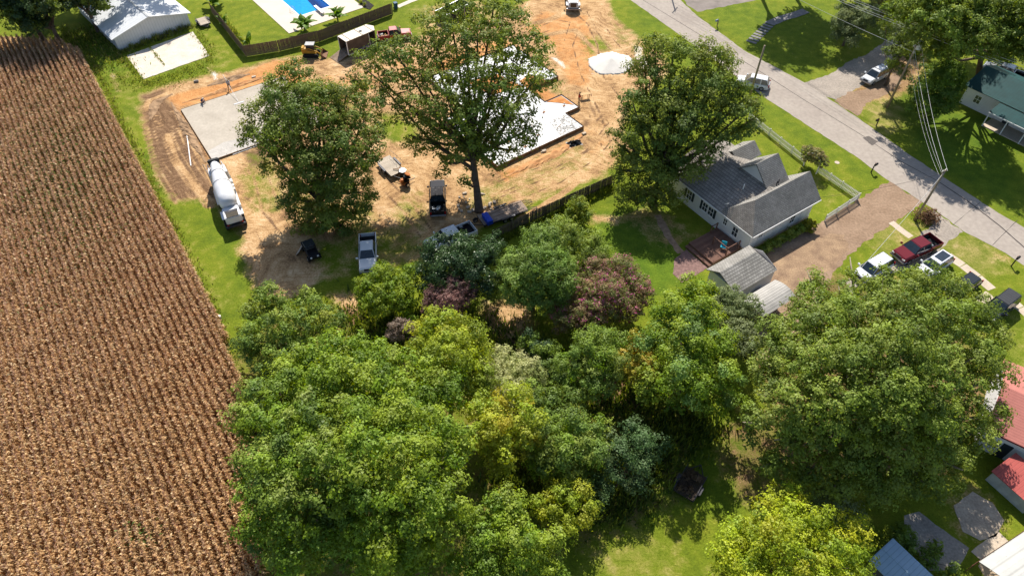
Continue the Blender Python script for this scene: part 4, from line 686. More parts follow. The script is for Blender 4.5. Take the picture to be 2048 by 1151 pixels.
tm = MB(); tv = [(x*.25-.9, y*.2-.3, .5+.35*rnd.random()-abs(x-3.5)*.06) for y in range(4) for x in range(8)]
tm.add(tv, [(y*8+x, y*8+x+1, y*8+x+9, y*8+x+8) for y in range(3) for x in range(7)]); tm.add([(x*.25-.9, -.33, 0) for x in range(8)]+[tv[x] for x in range(8)], [(x, x+1, x+9, x+8) for x in range(7)]); tm.build('sheet', mat('blue tarp', (.01, .07, .30), .5), tp)
MB().box(-.85, .8, -.25, .28, 0, .42).build('stack', M_wood, tp)
# ---- fences
def fence(name, label, pts, ht, pw, gap, mt, pick=True, thick=.02, rails=(.3, .8), post=.1, cap=0., side=1, jit=0.):
    o = Vector(pts[0]).to_3d(); t = thing(name, label, 'fence', o)
    pmesh = MB().add([(0, 0, .04), (pw, 0, .04), (pw, thick, .04), (0, thick, .04), (0, 0, ht-cap), (pw, 0, ht-cap), (pw, thick, ht-cap), (0, thick, ht-cap), (pw/2, 0, ht), (pw/2, thick, ht)],
                     [(3, 2, 1, 0), (0, 1, 5, 8, 4), (2, 3, 7, 9, 6), (1, 2, 6, 5), (3, 0, 4, 7), (4, 8, 9, 7), (8, 5, 6, 9)]).mesh('picket', mt)
    for i in range(len(pts)-1):
        a = Vector(pts[i]).to_3d(); b = Vector(pts[i+1]).to_3d(); d = b-a; ln = d.length; rz = math.atan2(d.y, d.x); u = d/ln; nn = Vector((-u.y, u.x, 0))*side
        n = int(ln/(pw+gap))
        for k in range(n):
            link('picket', pmesh, t, a-o+u*(k*(pw+gap)), (rnd.uniform(-jit, jit), rnd.uniform(-jit, jit), rz+rnd.uniform(-jit, jit)), (1, 1, 1+rnd.uniform(-jit, jit)))
        m = max(1, round(ln/2.4))
        for k in range(m+1):
            if k == m and i < len(pts)-2: continue
            p = a-o+u*(ln*k/m)+nn*(post*.62); MB().box(-post/2, post/2, -post/2, post/2, 0, ht*.98).build('post', mt, t, p, (0, 0, rz))
            if k < m:
                q = a-o+u*(ln*(k+.5)/m)+nn*(.035+.002)
                for z in rails: MB().box(-ln/m/2, ln/m/2, -.025, .025, ht*z-.04, ht*z+.04).build('rail', mt, t, q, (0, 0, rz))
    return t
M_fence = mat('brown fence boards', (.125, .085, .06), .9, scale=1.5, bump=.4, col2=(.22, .155, .11), fine=.25)
fence('privacy_fence', 'tall brown board fence around the swimming pool garden', [P(424, 26), P(493, 114), P(560, 103), P(640, 84), P(786, 28)], 1.9, .17, .012, M_fence, side=1, jit=.008)
M_fence2 = mat('grey weathered boards', (.09, .075, .055), .9, scale=1.5, bump=.4, col2=(.19, .155, .115), fine=.3)
fence('back_fence', 'weathered dark board fence between the site and the white house yard', [P(985, 482), P(1060, 446), P(1150, 404), P(1226, 370)], 1.75, .17, .02, M_fence2, side=-1, jit=.012)
M_pick = mat('white picket paint', (.80, .77, .72), .6, var=.06)
fence('picket_fence', 'white picket fence between the oak and the vine arch', [P(1496, 238), P(1558, 288), P(1606, 326)], 1.15, .1, .1, M_pick, cap=.07, side=1)
fence('picket_fence', 'white picket fence from the vine arch round the corner to the drive', [P(1634, 345), P(1680, 376), P(1714, 399), P(1648, 442)], 1.15, .1, .1, M_pick, cap=.07, side=1)
# vine arch over the garden gate
ar = thing('garden_arch', 'white garden arch covered in dry vines in the picket fence', 'arch', P(1620, 336), 0)
pa, pb = P(1608, 328)-P(1620, 336), P(1633, 345)-P(1620, 336)
for q in (pa, pb):
    for dd in (-.35, .35): MB().box(q.x-.05+dd*.5, q.x+.05+dd*.5, q.y-.05+dd*.85, q.y+.05+dd*.85, 0, 2.0).build('post', M_pick, ar)
for dd in (-.35, .35):
    pts = []
    for i in range(9):
        s = i/8; e = pa.lerp(pb, s)+Vector((dd*.5, dd*.85, 2.0+.5*math.sin(math.pi*s))); pts.append(e)
    MB().tube(pts, .04, 6).build('hoop', M_pick, ar)
Q, Cc = crown_quads([(np.array(pa.lerp(pb, s)+Vector((0, 0, z))), .95, .6) for s, z in ((.0, 1.8), (.3, 2.5), (.7, 2.5), (1., 1.8), (.1, 1.1))], [(.20, .20, .07), (.28, .23, .10), (.16, .18, .05)], .18, .38, fill=1.)
link('vine', quads_mesh('vine', Q, Cc, M_leaf), ar)
# ---- white metal barn
bo = P(239.5, 102.6); bx = P(383, 52)-bo; BR = math.atan2(bx.y, bx.x); bw = bx.length
ba = thing('metal_barn', 'white metal barn with tree shadows on its pale roof', 'barn', bo, BR)
M_barn = rib_mat('white ribbed wall', (.70, .70, .70), 0, .45, .5, 0, .02, .78, .05); M_broof = rib_mat('pale ribbed roof', (.58, .60, .62), 1, .6, .6, 0, .02, .82, .08)
MB().add([(0, 0, 0), (bw, 0, 0), (bw, 0, 2.35), (bw/2, 0, 3.75), (0, 0, 2.35), (0, 17, 0), (bw, 17, 0), (bw, 17, 2.35), (bw/2, 17, 3.75), (0, 17, 2.35)], [(0, 1, 2, 3, 4), (9, 8, 7, 6, 5), (0, 4, 9, 5), (1, 6, 7, 2)]).build('wall', M_barn, ba)
MB().slab([(-.5, -.45, 2.30), (bw/2, -.45, 3.88), (bw/2, 17.4, 3.88), (-.5, 17.4, 2.30)], .06).slab([(bw/2, -.45, 3.88), (bw+.5, -.45, 2.30), (bw+.5, 17.4, 2.30), (bw/2, 17.4, 3.88)], .06).build('roof', M_broof, ba)
MB().box(bw/2-.16, bw/2+.16, -.47, 17.42, 3.86, 3.91).build('ridge_cap', M_steel, ba)
MB().slab([(-.5, -.5, 2.32), (bw/2, -.5, 3.90), (bw/2, -.455, 3.90), (-.5, -.455, 2.32)], .15).slab([(bw/2, -.5, 3.90), (bw+.5, -.5, 2.32), (bw+.5, -.455, 2.32), (bw/2, -.455, 3.90)], .15).build('fascia', M_trim, ba)
# ---- green roofed house across the road
go = P(1918, 205); gx = P(1986, 238)-go; GRZ = math.atan2(gx.y, gx.x)
gh = thing('green_roof_house', 'white house with dark green metal roof and white posted porch', 'house', go, GRZ)
M_green = rib_mat('green metal roof', (.010, .055, .058), 0, .4, .6, 0, .02, .8, .15); Mgw = rib_mat('white board wall', (.66, .66, .67), 2, .2, .7, 0, .012, .85, .06)
MB().box(0, 16, 0, 8, 0, 2.9).build('wall', Mgw, gh)
MB().slab([(-.4, -.4, 2.86), (16, -.4, 2.86), (16, 4, 4.4), (-.4, 4, 4.4)], .08).slab([(-.4, 4, 4.4), (16, 4, 4.4), (16, 8.4, 2.86), (-.4, 8.4, 2.86)], .08).build('roof', M_green, gh)
MB().slab([(4.9, -2.9, 2.2), (16, -2.9, 2.2), (16, -.42, 2.74), (4.9, -.42, 2.74)], .08).build('porch_roof', M_green, gh)
MB().box(4.9, 16, -2.98, -2.905, 2.1, 2.24).build('beam', M_trim, gh)
for x in (5.05, 7.6, 10.2, 12.8): MB().box(x-.06, x+.06, -2.88, -2.76, 0, 2.1).build('porch_post', M_trim, gh)
MB().box(5, 16, -2.85, 0, 0, .12).build('porch_floor', M_conc, gh)
window(gh, (2.0, -.005, 1.55), 'y-', .85, 1.1); window(gh, (8.6, -.005, 1.55), 'y-', .85, 1.1)
MB().box(6.3, 7.2, -.05, 0, .12, 2.2).build('door', M_shut, gh)
# ---- red roofed house and its lean-to, right edge
ro = P(1972, 858, 3); rx = P(2048, 893, 3)-ro; RZ = math.atan2(rx.y, rx.x); ro.z = 0
M_red = rib_mat('faded red metal roof', (.44, .17, .14), 1, .26, .55, .1, .02, .72, .08); M_red2 = rib_mat('red lean-to roof', (.42, .10, .085), 0, .3, .5, .1, .02, .72, .08)
rh = thing('red_roof_house', 'house with faded red metal roof at the right edge', 'house', ro, RZ)
MB().box(.25, 12, .25, 9, 0, 2.98).build('wall', Mgw, rh)
MB().slab([(0, 0, 3.0), (12.3, 0, 3.0), (12.3, 4.6, 4.3), (0, 4.6, 4.3)], .07).slab([(0, 4.6, 4.3), (12.3, 4.6, 4.3), (12.3, 9.3, 3.0), (0, 9.3, 3.0)], .07).build('roof', M_red, rh)
MB().box(0, 12.3, -.06, -.005, 2.86, 3.0).build('fascia', mat('dark red trim', (.09, .02, .02), .6), rh)
window(rh, (1.35, .245, 1.5), 'y-', .8, 1.0); MB().box(1.9, 2.7, .2, .245, .05, 2.1).build('door', M_shut, rh)
A0, B0 = P(1970, 958), P(2020, 1003); lx = B0-A0; LZ = math.atan2(lx.y, lx.x)
lt = thing('lean_to', 'low white lean-to with red metal roof in front of the red roofed house', 'lean-to', A0, LZ)
MB().box(0, lx.length+1.2, 0, 2.6, 0, 1.5).build('wall', rib_mat('dirty white wall', (.50, .52, .52), 0, 1.0, .8, 0, .01, .9, .2), lt)
MB().slab([(-.15, -.15, 1.52), (lx.length+1.4, -.15, 1.52), (lx.length+1.4, 2.75, 2.15), (-.15, 2.75, 2.15)], .06).build('roof', M_red2, lt)
# ---- blue grey metal shed and carport, bottom right
so = P(1739, 1120, 2.3); sx = P(1786, 1077, 2.3)-so; SZ = math.atan2(sx.y, sx.x); so.z = 0
M_blue = rib_mat('blue grey metal roof', (.30, .42, .52), 1, .35, .5, 0, .025, .75, .06)
bs = thing('metal_shed', 'small shed with blue grey ribbed metal roof at the bottom edge', 'shed', so, SZ)
MB().box(.1, 2.95, -5, -.1, 0, 2.25).build('wall', mat('dark shed wall', (.10, .095, .09), .8), bs)
MB().slab([(-.05, .05, 2.3), (1.5, .05, 2.6), (1.5, -5.2, 2.6), (-.05, -5.2, 2.3)], .05).slab([(1.5, .05, 2.6), (3.1, .05, 2.3), (3.1, -5.2, 2.3), (1.5, -5.2, 2.6)], .05).build('roof', M_blue, bs)
MB().box(1.44, 1.56, -5.2, .06, 2.585, 2.63).build('ridge_cap', M_blue, bs)
co = P(1958, 1122, 2.2); cx = P(2048, 1062, 2.2)-co; CZ = math.atan2(cx.y, cx.x); co.z = 0
cp = thing('carport', 'carport with silver arched metal roof in the bottom right corner', 'carport', co, CZ)
M_cp = rib_mat('silver carport roof', (.42, .42, .40), 1, .9, .7, 0, .02, .75, .06)
arc = [(-i/8*5.6, 2.2+.9*math.sin(math.pi*i/8)) for i in range(9)]
for i in range(8):
    (y0, z0), (y1, z1) = arc[i], arc[i+1]; MB().slab([(.0, y0, z0), (8, y0, z0), (8, y1+.004, z1), (.0, y1+.004, z1)], .03).build('roof_panel', M_cp, cp)
M_rust = mat('rusty brown tube', (.13, .06, .035), .7)
for x in (.05, 2.0, 4, 6):
    MB().tube([(x, y, z-.06) for y, z in arc], .035, 6).build('hoop', M_dmetal, cp)
    for y in (0, -5.6): MB().cyl((x, y, 0), (x, y, 2.16), .04, n=6).build('post', M_rust, cp)
for x in (.05, 2.0, 4): MB().cyl((x, .04, 1.1), (x+1.95, .04, 2.1), .025, n=6).build('brace', M_rust, cp)
MB().cyl((.05, .04, 1.1), (8, .04, 1.1), .03, n=6).build('rail', M_rust, cp)
# ---- swimming pool
po = POOL_O.copy(); pl = thing('swimming_pool', 'bright blue swimming pool with white coping at the top', 'swimming pool', po, POOL_A)
M_pool = mat('pool liner', (.03, .42, .72), .6, var=.12, scale=2)
MB().add([(.1, .1, .02), (5.8, .1, .02), (5.8, 12.4, .02), (.1, 12.4, .02), (.1, .1, -1.5), (5.8, .1, -2.2), (5.8, 12.4, -1.2), (.1, 12.4, -1.2)], [(4, 5, 6, 7), (0, 1, 5, 4), (1, 2, 6, 5), (2, 3, 7, 6), (3, 0, 4, 7)]).build('basin', M_pool, pl)
wm = bpy.data.materials.new('pool water'); wm.use_nodes = True; n, l = nodes(wm); n.remove(n['Principled BSDF'])
tr_ = n.new('ShaderNodeBsdfTransparent'); tr_.inputs[0].default_value = (.30, .78, .95, 1); gl_ = n.new('ShaderNodeBsdfGlossy'); gl_.inputs['Roughness'].default_value = .08; mxw = n.new('ShaderNodeMixShader'); mxw.inputs[0].default_value = .06
nz = n.new('ShaderNodeTexNoise'); nz.inputs['Scale'].default_value = 2.2; bp = n.new('ShaderNodeBump'); bp.inputs['Strength'].default_value = .3; bp.inputs['Distance'].default_value = .05; l.new(nz.outputs[0], bp.inputs['Height']); l.new(bp.outputs[0], gl_.inputs['Normal'])
l.new(tr_.outputs[0], mxw.inputs[1]); l.new(gl_.outputs[0], mxw.inputs[2]); l.new(mxw.outputs[0], n['Material Output'].inputs[0])
MB().add([(.1, .1, -.12), (5.8, .1, -.12), (5.8, 12.4, -.12), (.1, 12.4, -.12)], [(0, 1, 2, 3)]).build('water', wm, pl)
MB().box(-.15, .1, -.15, 12.65, 0, .085).box(5.8, 6.05, -.15, 12.65, 0, .085).box(.1, 5.8, -.15, .1, 0, .085).box(.1, 5.8, 12.4, 12.65, 0, .085).build('coping', M_trim, pl)
M_pdeck = mat('pool deck concrete', (.60, .51, .43), .85, var=.06, scale=.5, bump=.15, bscale=10)
dkp = MB(); dkp.box(-4.05, -.15, -4.3, 16, 0, .06); dkp.box(-.15, 6.05, -4.3, -.15, 0, .06); dkp.box(6.05, 10.2, -3.9, 16, 0, .06); dkp.box(-.15, 6.05, 12.65, 16, 0, .06); struct(dkp.build('pool_deck', M_pdeck, None, po, (0, 0, POOL_A)))
db = thing('diving_board', 'white diving board over the pool edge', 'diving board', po+Matrix.Rotation(POOL_A, 3, 'Z')@Vector((3.4, -2.2, .06)), POOL_A)
MB().box(-.25, .25, 0, 3.2, .42, .48).build('board', M_trim, db, bevel=.01); MB().box(-.2, .2, .1, .5, 0, .42).box(-.2, .2, 1.5, 1.8, 0, .42).build('stand', M_steel, db)
ld = thing('pool_ladder', 'steel pool ladder rails at the left pool side', 'ladder', po+Matrix.Rotation(POOL_A, 3, 'Z')@Vector((-.3, 2.2, .085)), POOL_A)
for y in (0, .5): MB().tube([(-.3, y, 0), (-.25, y, .6), (.1, y, .8), (.45, y, .6), (.5, y, -.4)], .03, 6).build('rail', M_steel, ld)
# planting bed, path and bin beyond the fence end
sheet('planting_bed', gp([(712, 0), (724, -6), (748, 12), (740, 20), (728, 16)]), .07, mat('dark mulch', (.03, .027, .025), .95, var=.4, scale=6, bump=.5), .4, .06, 31)
strip('path', [(795, 14), (820, 3), (850, -8)], 1.0, .02, M_pdeck, 32, .03)
sheet('driveway', gp([(775, 0), (812, -3), (790, -14), (760, -10)]), .015, M_asph2, .4, .05, 33)
for px, py, lb in [(722, 5, 'small round shrub in the dark mulch bed nearest the pool'), (729, 9, 'small round shrub in the dark mulch bed nearest the fence')]:
    bush('bed_shrub', lb, 'shrub', [(P(px, py, .3), .35, .3)], YG, leaf=.14, cr=.2, limbs=False)
bn = thing('wheelie_bin', 'blue wheeled rubbish bin at the end of the pool fence', 'bin', P(792, 17), .6)
Mbin = mat('blue bin plastic', (.03, .09, .16), .5)
MB().hexa([(-.24, -.27, .05), (.24, -.27, .05), (.24, .27, .05), (-.24, .27, .05), (-.29, -.34, 1.0), (.29, -.34, 1.0), (.29, .34, 1.0), (-.29, .34, 1.0)]).build('body', Mbin, bn, bevel=.02); MB().box(-.31, .31, -.36, .36, 1.0, 1.06).build('lid', Mbin, bn, bevel=.015)
for sx in (-.27, .27): MB().cyl((sx-.03, .3, .12), (sx+.03, .3, .12), .12, n=12).build('wheel', M_black, bn)
# ---- banana plants: every big leaf is a piece of its own
bl = MB()
for i in range(6):
    s = i/5; wdt = .40*math.sin(math.pi*(.08+.86*s)); x = 1.9*s; z = 1.5*s-1.5*s*s
    bl.v += [(x, -wdt, z-.06), (x, 0, z), (x, wdt, z-.06)]
for i in range(5):
    for j in range(2): bl.f.append((i*3+j, i*3+j+1, i*3+j+4, i*3+j+3)); bl.m.append(0)
def flat_leaf(nm, c):
    m = leaf_mat(nm+' x', .4); 
    if nm in MATS: return MATS[nm]
    m2 = m.copy(); m2.name = nm; n, l = nodes(m2); a = [q for q in n if q.type == 'ATTRIBUTE'][0]; rg = n.new('ShaderNodeRGB'); rg.outputs[0].default_value = (*c, 1)
    for lk in list(a.outputs[0].links): l.new(rg.outputs[0], lk.to_socket)
    MATS[nm] = m2; return m2
M_ban = flat_leaf('banana leaf', (.11, .20, .02)); bmesh_leaf = bl.mesh('leaf', M_ban)
for px, py, n_, s, lb in [(428, 14, 20, 1.1, 'largest banana plant at the upper left end of the pool fence'), (452, 52, 9, .75, 'banana plant halfway down the left side of the pool fence'), (500, 90, 9, .8, 'banana plant in the corner of the pool fence'), (610, 62, 22, 1.15, 'big banana plant in front of the pool corner'), (676, 42, 20, 1.05, 'banana plant right of the diving board')]:
    t = thing('banana_plant', lb, 'banana plant', P(px, py), rnd.uniform(0, 6), 'banana plants along the pool fence')
    MB().cyl((0, 0, 0), (0, 0, 1.1*s), .13*s, .08*s, 8).build('stem', mat('banana stem', (.16, .16, .05), .8), t)
    for k in range(n_):
        link('leaf', bmesh_leaf, t, (rnd.uniform(-.5, .5), rnd.uniform(-.5, .5), s*rnd.uniform(.3, 1.15)), (rnd.uniform(-.4, .4), rnd.uniform(-1.15, -.05), k*2.4+rnd.uniform(-.3, .3)), (s*rnd.uniform(.75, 1.1),)*3)
# ================================================================ VEHICLES
def paint(nm, c, metal=.1, rough=.14):
    return mat(nm, c, rough, metal, .04, 2, spec=.4)
M_tyre = mat('tyre rubber', (.02, .02, .02), .9); M_rim = mat('wheel rim', (.42, .42, .43), .35, .7); M_lamp = mat('lamp glass', (.75, .75, .72), .15); M_tail = mat('tail lamp', (.35, .01, .01), .25); M_bump = mat('bumper chrome', (.35, .35, .36), .3, .7)
M_cgl = mat('car glass', (.02, .03, .04), .06, var=.2, spec=.9)
WH = {}
def wheel(t, x, y, r=.38, wd=.27):
    k = (r, wd)
    if k not in WH:
        WH[k] = (MB().tube([(0, -wd/2, 0), (0, -wd*.44, 0), (0, wd*.44, 0), (0, wd/2, 0)], [r*.9, r, r, r*.9], 18).mesh('wheel', M_tyre), MB().cyl((0, -wd/2-.012, 0), (0, wd/2+.012, 0), r*.62, n=12).mesh('rim', M_rim))
    o = link('wheel', WH[k][0], t, (x, y, r)); link('rim', WH[k][1], o); return o
def ring(x, zb, zt, hb, ht, c=.1):
    zm = zb+(zt-zb)*.55
    return [(x, -hb*.96, zb), (x, -hb, zm), (x, -ht, zt-c), (x, -ht+c*1.2, zt), (x, ht-c*1.2, zt), (x, ht, zt-c), (x, hb, zm), (x, hb*.96, zb)]
def facepanel(t, name, quad, mt, inset=.08, off=.012, th=.01):
    q = [Vector(p) for p in quad]; c = sum(q, Vector())/4; n = (q[1]-q[0]).cross(q[3]-q[0]).normalized()
    a = [p+(c-p).normalized()*inset for p in q]; o = [p+n*off for p in a]; i = [p-n*th for p in a]
    return MB().hexa(i+o).build(name, mt, t)
def greenhouse(t, x0, x1, y0, zb, xt0, xt1, yt, zt, body, rear=True, split=None, roof=None):
    """x0 rear base, x1 windscreen base; xt0, xt1 roof ends; half widths y0 (base) yt (roof)"""
    b = [(x0, -y0, zb), (x1, -y0, zb), (x1, y0, zb), (x0, y0, zb)]; u = [(xt0, -yt, zt), (xt1, -yt, zt), (xt1, yt, zt), (xt0, yt, zt)]
    cb = MB().hexa(b+u).build('cabin', body, t, bevel=.07, seg=2, smooth=False)
    facepanel(t, 'windscreen', [b[1], b[2], u[2], u[1]], M_cgl, .10)
    if rear: facepanel(t, 'rear_window', [b[3], b[0], u[0], u[3]], M_cgl, .12)
    for s in (0, 1):
        B0, B1, U0, U1 = (Vector(b[0]), Vector(b[1]), Vector(u[0]), Vector(u[1])) if s == 0 else (Vector(b[2]), Vector(b[3]), Vector(u[2]), Vector(u[3]))
        ks = split or [0, .5, 1]
        if s: ks = [1-k for k in ks][::-1]
        for k0, k1 in zip(ks, ks[1:]):
            facepanel(t, 'side_window', [B0.lerp(B1, k0), B0.lerp(B1, k1), U0.lerp(U1, k1), U0.lerp(U1, k0)], M_cgl, .06)
    return cb
def vehicle(name, label, cat, rear, front, z=1.0, group=None):
    a, b = P(*rear, z), P(*front, z); c = (a+b)/2; d = b-a; c.z = 0
    return thing(name, label, cat, c, math.atan2(d.y, d.x), group), d.length
GV = 'vehicles parked around the site and houses'
def details(t, L, W, zl, zr, body, zbump=.55, mirrors=None):
    for s in (-1, 1):
        MB().box(L/2-.1, L/2+.015, s*W*.36-.17, s*W*.36+.17, zl-.09, zl+.09).build('headlight', M_lamp, t, bevel=.02)
        MB().box(-L/2-.02, -L/2+.08, s*(W/2-.13)-.08, s*(W/2-.13)+.08, zr-.2, zr+.2).build('taillight', M_tail, t, bevel=.015)
        if mirrors: MB().box(mirrors[0]-.08, mirrors[0]+.1, s*(W/2+.14)-.13, s*(W/2+.14)+.13, mirrors[1]-.1, mirrors[1]+.12).build('mirror', body if s < 0 else body, t, bevel=.03)
    MB().box(L/2-.06, L/2+.07, -W/2+.05, W/2-.05, zbump-.15, zbump+.1).build('front_bumper', M_bump, t, bevel=.03); MB().box(-L/2-.12, -L/2+.05, -W/2+.06, W/2-.06, zbump-.1, zbump+.1).build('rear_bumper', M_bump, t, bevel=.03)
    MB().box(L/2-.08, L/2+.02, -W*.2, W*.2, zl-.14, zl+.12).build('grille', M_dmetal, t, bevel=.02)
def pickup(label, rear, front, body, L=5.9, W=2.0, bedl=1.75, lift=0., z=1.0, roofm=None, trim=None):
    t, _ = vehicle('pickup_truck', label, 'pickup truck', rear, front, z, GV); k = lift
    xb = -L/2+bedl; xw = L/2-1.55
    zb = .48+k
    MB().loft([ring(L/2, zb+.05, .98+k, W*.44, W*.42), ring(L/2-.18, zb, 1.1+k, W*.49, W*.46), ring(xw, zb, 1.18+k, W/2, W*.475), ring(xb, zb, 1.16+k, W/2, W*.48)]).build('body', body, t, smooth=False)
    MB().slab([(L/2-.22, -W*.38, 1.118+k), (L/2-.22, W*.38, 1.118+k), (xw-.02, W*.40, 1.205+k), (xw-.02, -W*.40, 1.205+k)], .03).build('hood', body, t)
    greenhouse(t, xb+.02, xw+.05, W*.465, 1.14+k, xb+.2, xw-.75, W*.37, 1.86+k, body)
    bd = MB(); bd.box(-L/2, xb, -W/2, -W/2+.09, zb, 1.2+k); bd.box(-L/2, xb, W/2-.09, W/2, zb, 1.2+k); bd.box(xb-.07, xb-.005, -W/2+.09, W/2-.09, zb, 1.2+k); bd.build('bed', body, t, bevel=.015)
    MB().box(-L/2+.01, xb-.07, -W/2+.09, W/2-.09, .62+k, .70+k).build('bed_liner', M_black, t)
    for s in (-1, 1): MB().box(-L/2+.3, -L/2+bedl-.2, s*(W/2-.18)-.09, s*(W/2-.18)+.09, .7+k, .95+k).build('wheel_arch', M_black, t)
    MB().box(-L/2, -L/2+.07, -W/2+.09, W/2-.09, .62+k, 1.19+k).build('tailgate', body, t)
    for s in (-1, 1):
        for x0, x1 in ((xb+.06, xb+1.05), (xb+1.08, xw-.12)): MB().box(x0, x1, s*(W/2-.005)-.02, s*(W/2-.005)+.02, zb+.06, 1.1+k).build('door', trim or body, t, bevel=.012)
    for x in (L/2-.98, -L/2+1.15):
        for s in (-1, 1): wheel(t, x, s*(W/2-.12), .40+k*.3, .28)
    details(t, L, W, .9+k, .98+k, body, .6+k, (xw-.05, 1.3+k)); return t
def suv(label, rear, front, body, L=4.8, W=1.92, Ht=1.75, name='suv', cat='SUV', sun=None, rails=False, z=.9, roofm=None, wag=.5):
    t, _ = vehicle(name, label, cat, rear, front, z, GV); xw = L/2-1.15; zs = Ht*.58
    MB().loft([ring(L/2, .35, .75, W*.40, W*.36), ring(L/2-.15, .3, .92, W*.47, W*.42), ring(xw, .28, zs, W/2, W*.465), ring(-L/2+.25, .28, zs, W/2, W*.46), ring(-L/2, .38, zs-.08, W*.44, W*.42)]).build('body', body, t)
    greenhouse(t, -L/2+.08, xw+.08, W*.455, zs-.03, -L/2+wag, xw-.7, W*.36, Ht, body, split=[0, .34, .66, 1])
    if roofm: MB().box(-L/2+wag+.08, xw-.8, -W*.33, W*.33, Ht-.01, Ht+.015).build('roof_panel', roofm, t, bevel=.004)
    if sun: MB().box(sun[0], sun[1], -W*.27, W*.27, Ht-.01, Ht+.012).build('sunroof', M_cgl, t)
    if rails:
        for s in (-1, 1): MB().tube([(-L/2+.6, s*W*.33, Ht), (-L/2+.7, s*W*.33, Ht+.07), (xw-1, s*W*.33, Ht+.07), (xw-.9, s*W*.33, Ht)], .025, 6).build('roof_rail', M_dmetal, t)
        for x in (-L/2+1.1, 0): MB().box(x-.04, x+.04, -W*.32, W*.32, Ht+.05, Ht+.09).build('crossbar', M_dmetal, t)
    for s in (-1, 1):
        for x0, x1 in ((-.95, .0), (.03, xw-.1)): MB().box(x0, x1, s*(W/2-.006)-.018, s*(W/2-.006)+.018, .4, zs-.08).build('door', body, t, bevel=.012)
    for x in (L/2-.92, -L/2+.95):
        for s in (-1, 1): wheel(t, x, s*(W/2-.11), .35, .24)
    details(t, L, W, .72, .85, body, .5, (xw-.1, zs+.08)); return t
WHT = paint('white paint', (.74, .75, .77)); BLK = paint('black paint', (.012, .012, .014), 0, .12); MAR = paint('maroon paint', (.17, .022, .028), .3); REDP = paint('faded red paint', (.36, .035, .035), .0, .45); SIL = paint('silver paint', (.42, .43, .44), .5); GRY = paint('charcoal paint', (.045, .05, .055), .4)
pickup('white pickup parked nose toward the yellow green bush, in tree shade', (735, 462), (735, 545), WHT, 5.75, 2.0, 1.7)
t = pickup('black pickup with cluttered bed parked under the big oak', (876, 428), (874, 358), BLK, 6.2, 2.0, 2.0)
for k in range(14):
    o = MB().box(-.2, .2, -.13, .13, 0, .18).build('bed_load', [M_steel, M_wood, M_trim, M_dmetal][k % 4], t, (-2.9+rnd.uniform(0, 1.5), rnd.uniform(-.7, .7), .705), (0, 0, rnd.uniform(0, 3)), bevel=.02); o.scale = (rnd.uniform(.5, 1.3),)*3
pickup('white double cab pickup with a spare tyre in its black bed', (948, 453), (852, 492), WHT, 6.2, 2.05, 2.0, .08)
sp_ = thing('spare_tyre', 'spare tyre lying in the bed of the white double cab pickup', 'tyre', P(922, 456, .8), .3); MB().cyl((0, 0, 0), (0, 0, .24), .38, n=20).build('tyre', M_tyre, sp_); MB().cyl((0, 0, .01), (0, 0, .255), .22, n=14).build('rim', M_rim, sp_)
t = pickup('maroon pickup with silver lower body on the short drive by the road', (1872, 478), (1796, 512), MAR, 6.1, 2.05, 1.9, .1, trim=None)
MB().box(-3.0, 3.0, -1.045, 1.045, .50, .62).build('silver_sill', SIL, t, bevel=.02); MB().hexa([(-1.5, -.75, .8), (-1.1, -.75, .8), (-1.1, .75, .8), (-1.5, .75, .8), (-1.62, -.75, 1.3), (-1.5, -.75, 1.3), (-1.5, .75, 1.3), (-1.62, .75, 1.3)]).build('bed_box', SIL, t)
t = pickup('red pickup loaded with tools, hitched to the cargo trailer', (757, 70), (820, 62), REDP, 5.4, 1.9, 1.75)
for k in range(16):
    o = MB().box(-.3, .3, -.06, .06, 0, .12).build('bed_load', [M_trim, mat('yellow tool', (.5, .28, .02), .6), M_black, M_wood][k % 4], t, (-2.55+rnd.uniform(0, 1.3), rnd.uniform(-.6, .6), .705+.04*(k % 3)), (0, 0, rnd.uniform(0, 3)), bevel=.01)
pickup('silver crew cab pickup behind the green roofed house', (2034, 148), (1986, 132), SIL, 5.8, 2.0, 1.6)
suv('white SUV with black roof rack on the drive across the road', (1772, 138), (1731, 159), WHT, 4.8, 1.95, 1.75, rails=True)
suv('white SUV half hidden by the tall oak beside the road', (1527, 165), (1488, 157), WHT, 4.7, 1.9, 1.7)
suv('white wagon nosing under the giant tree, nearest the brown drive', (1779, 515), (1716, 552), WHT, 5.0, 1.95, 1.7, sun=None)
suv('white SUV with dark glass sunroof between maroon pickup and pavement', (1898, 508), (1843, 545), WHT, 4.7, 1.9, 1.65, sun=(-1.6, .1))
suv('dark car almost covered by the giant tree beside the pavement', (1948, 556), (1908, 582), GRY, 4.5, 1.8, 1.45, 'parked_car', 'car')
suv('charcoal SUV with black slatted roof at the right edge', (2024, 592), (1978, 628), GRY, 4.7, 1.95, 1.8, roofm=rib_mat('slatted roof', (.05, .052, .056), 0, .35, .5, .1, .03, .5), wag=.25)
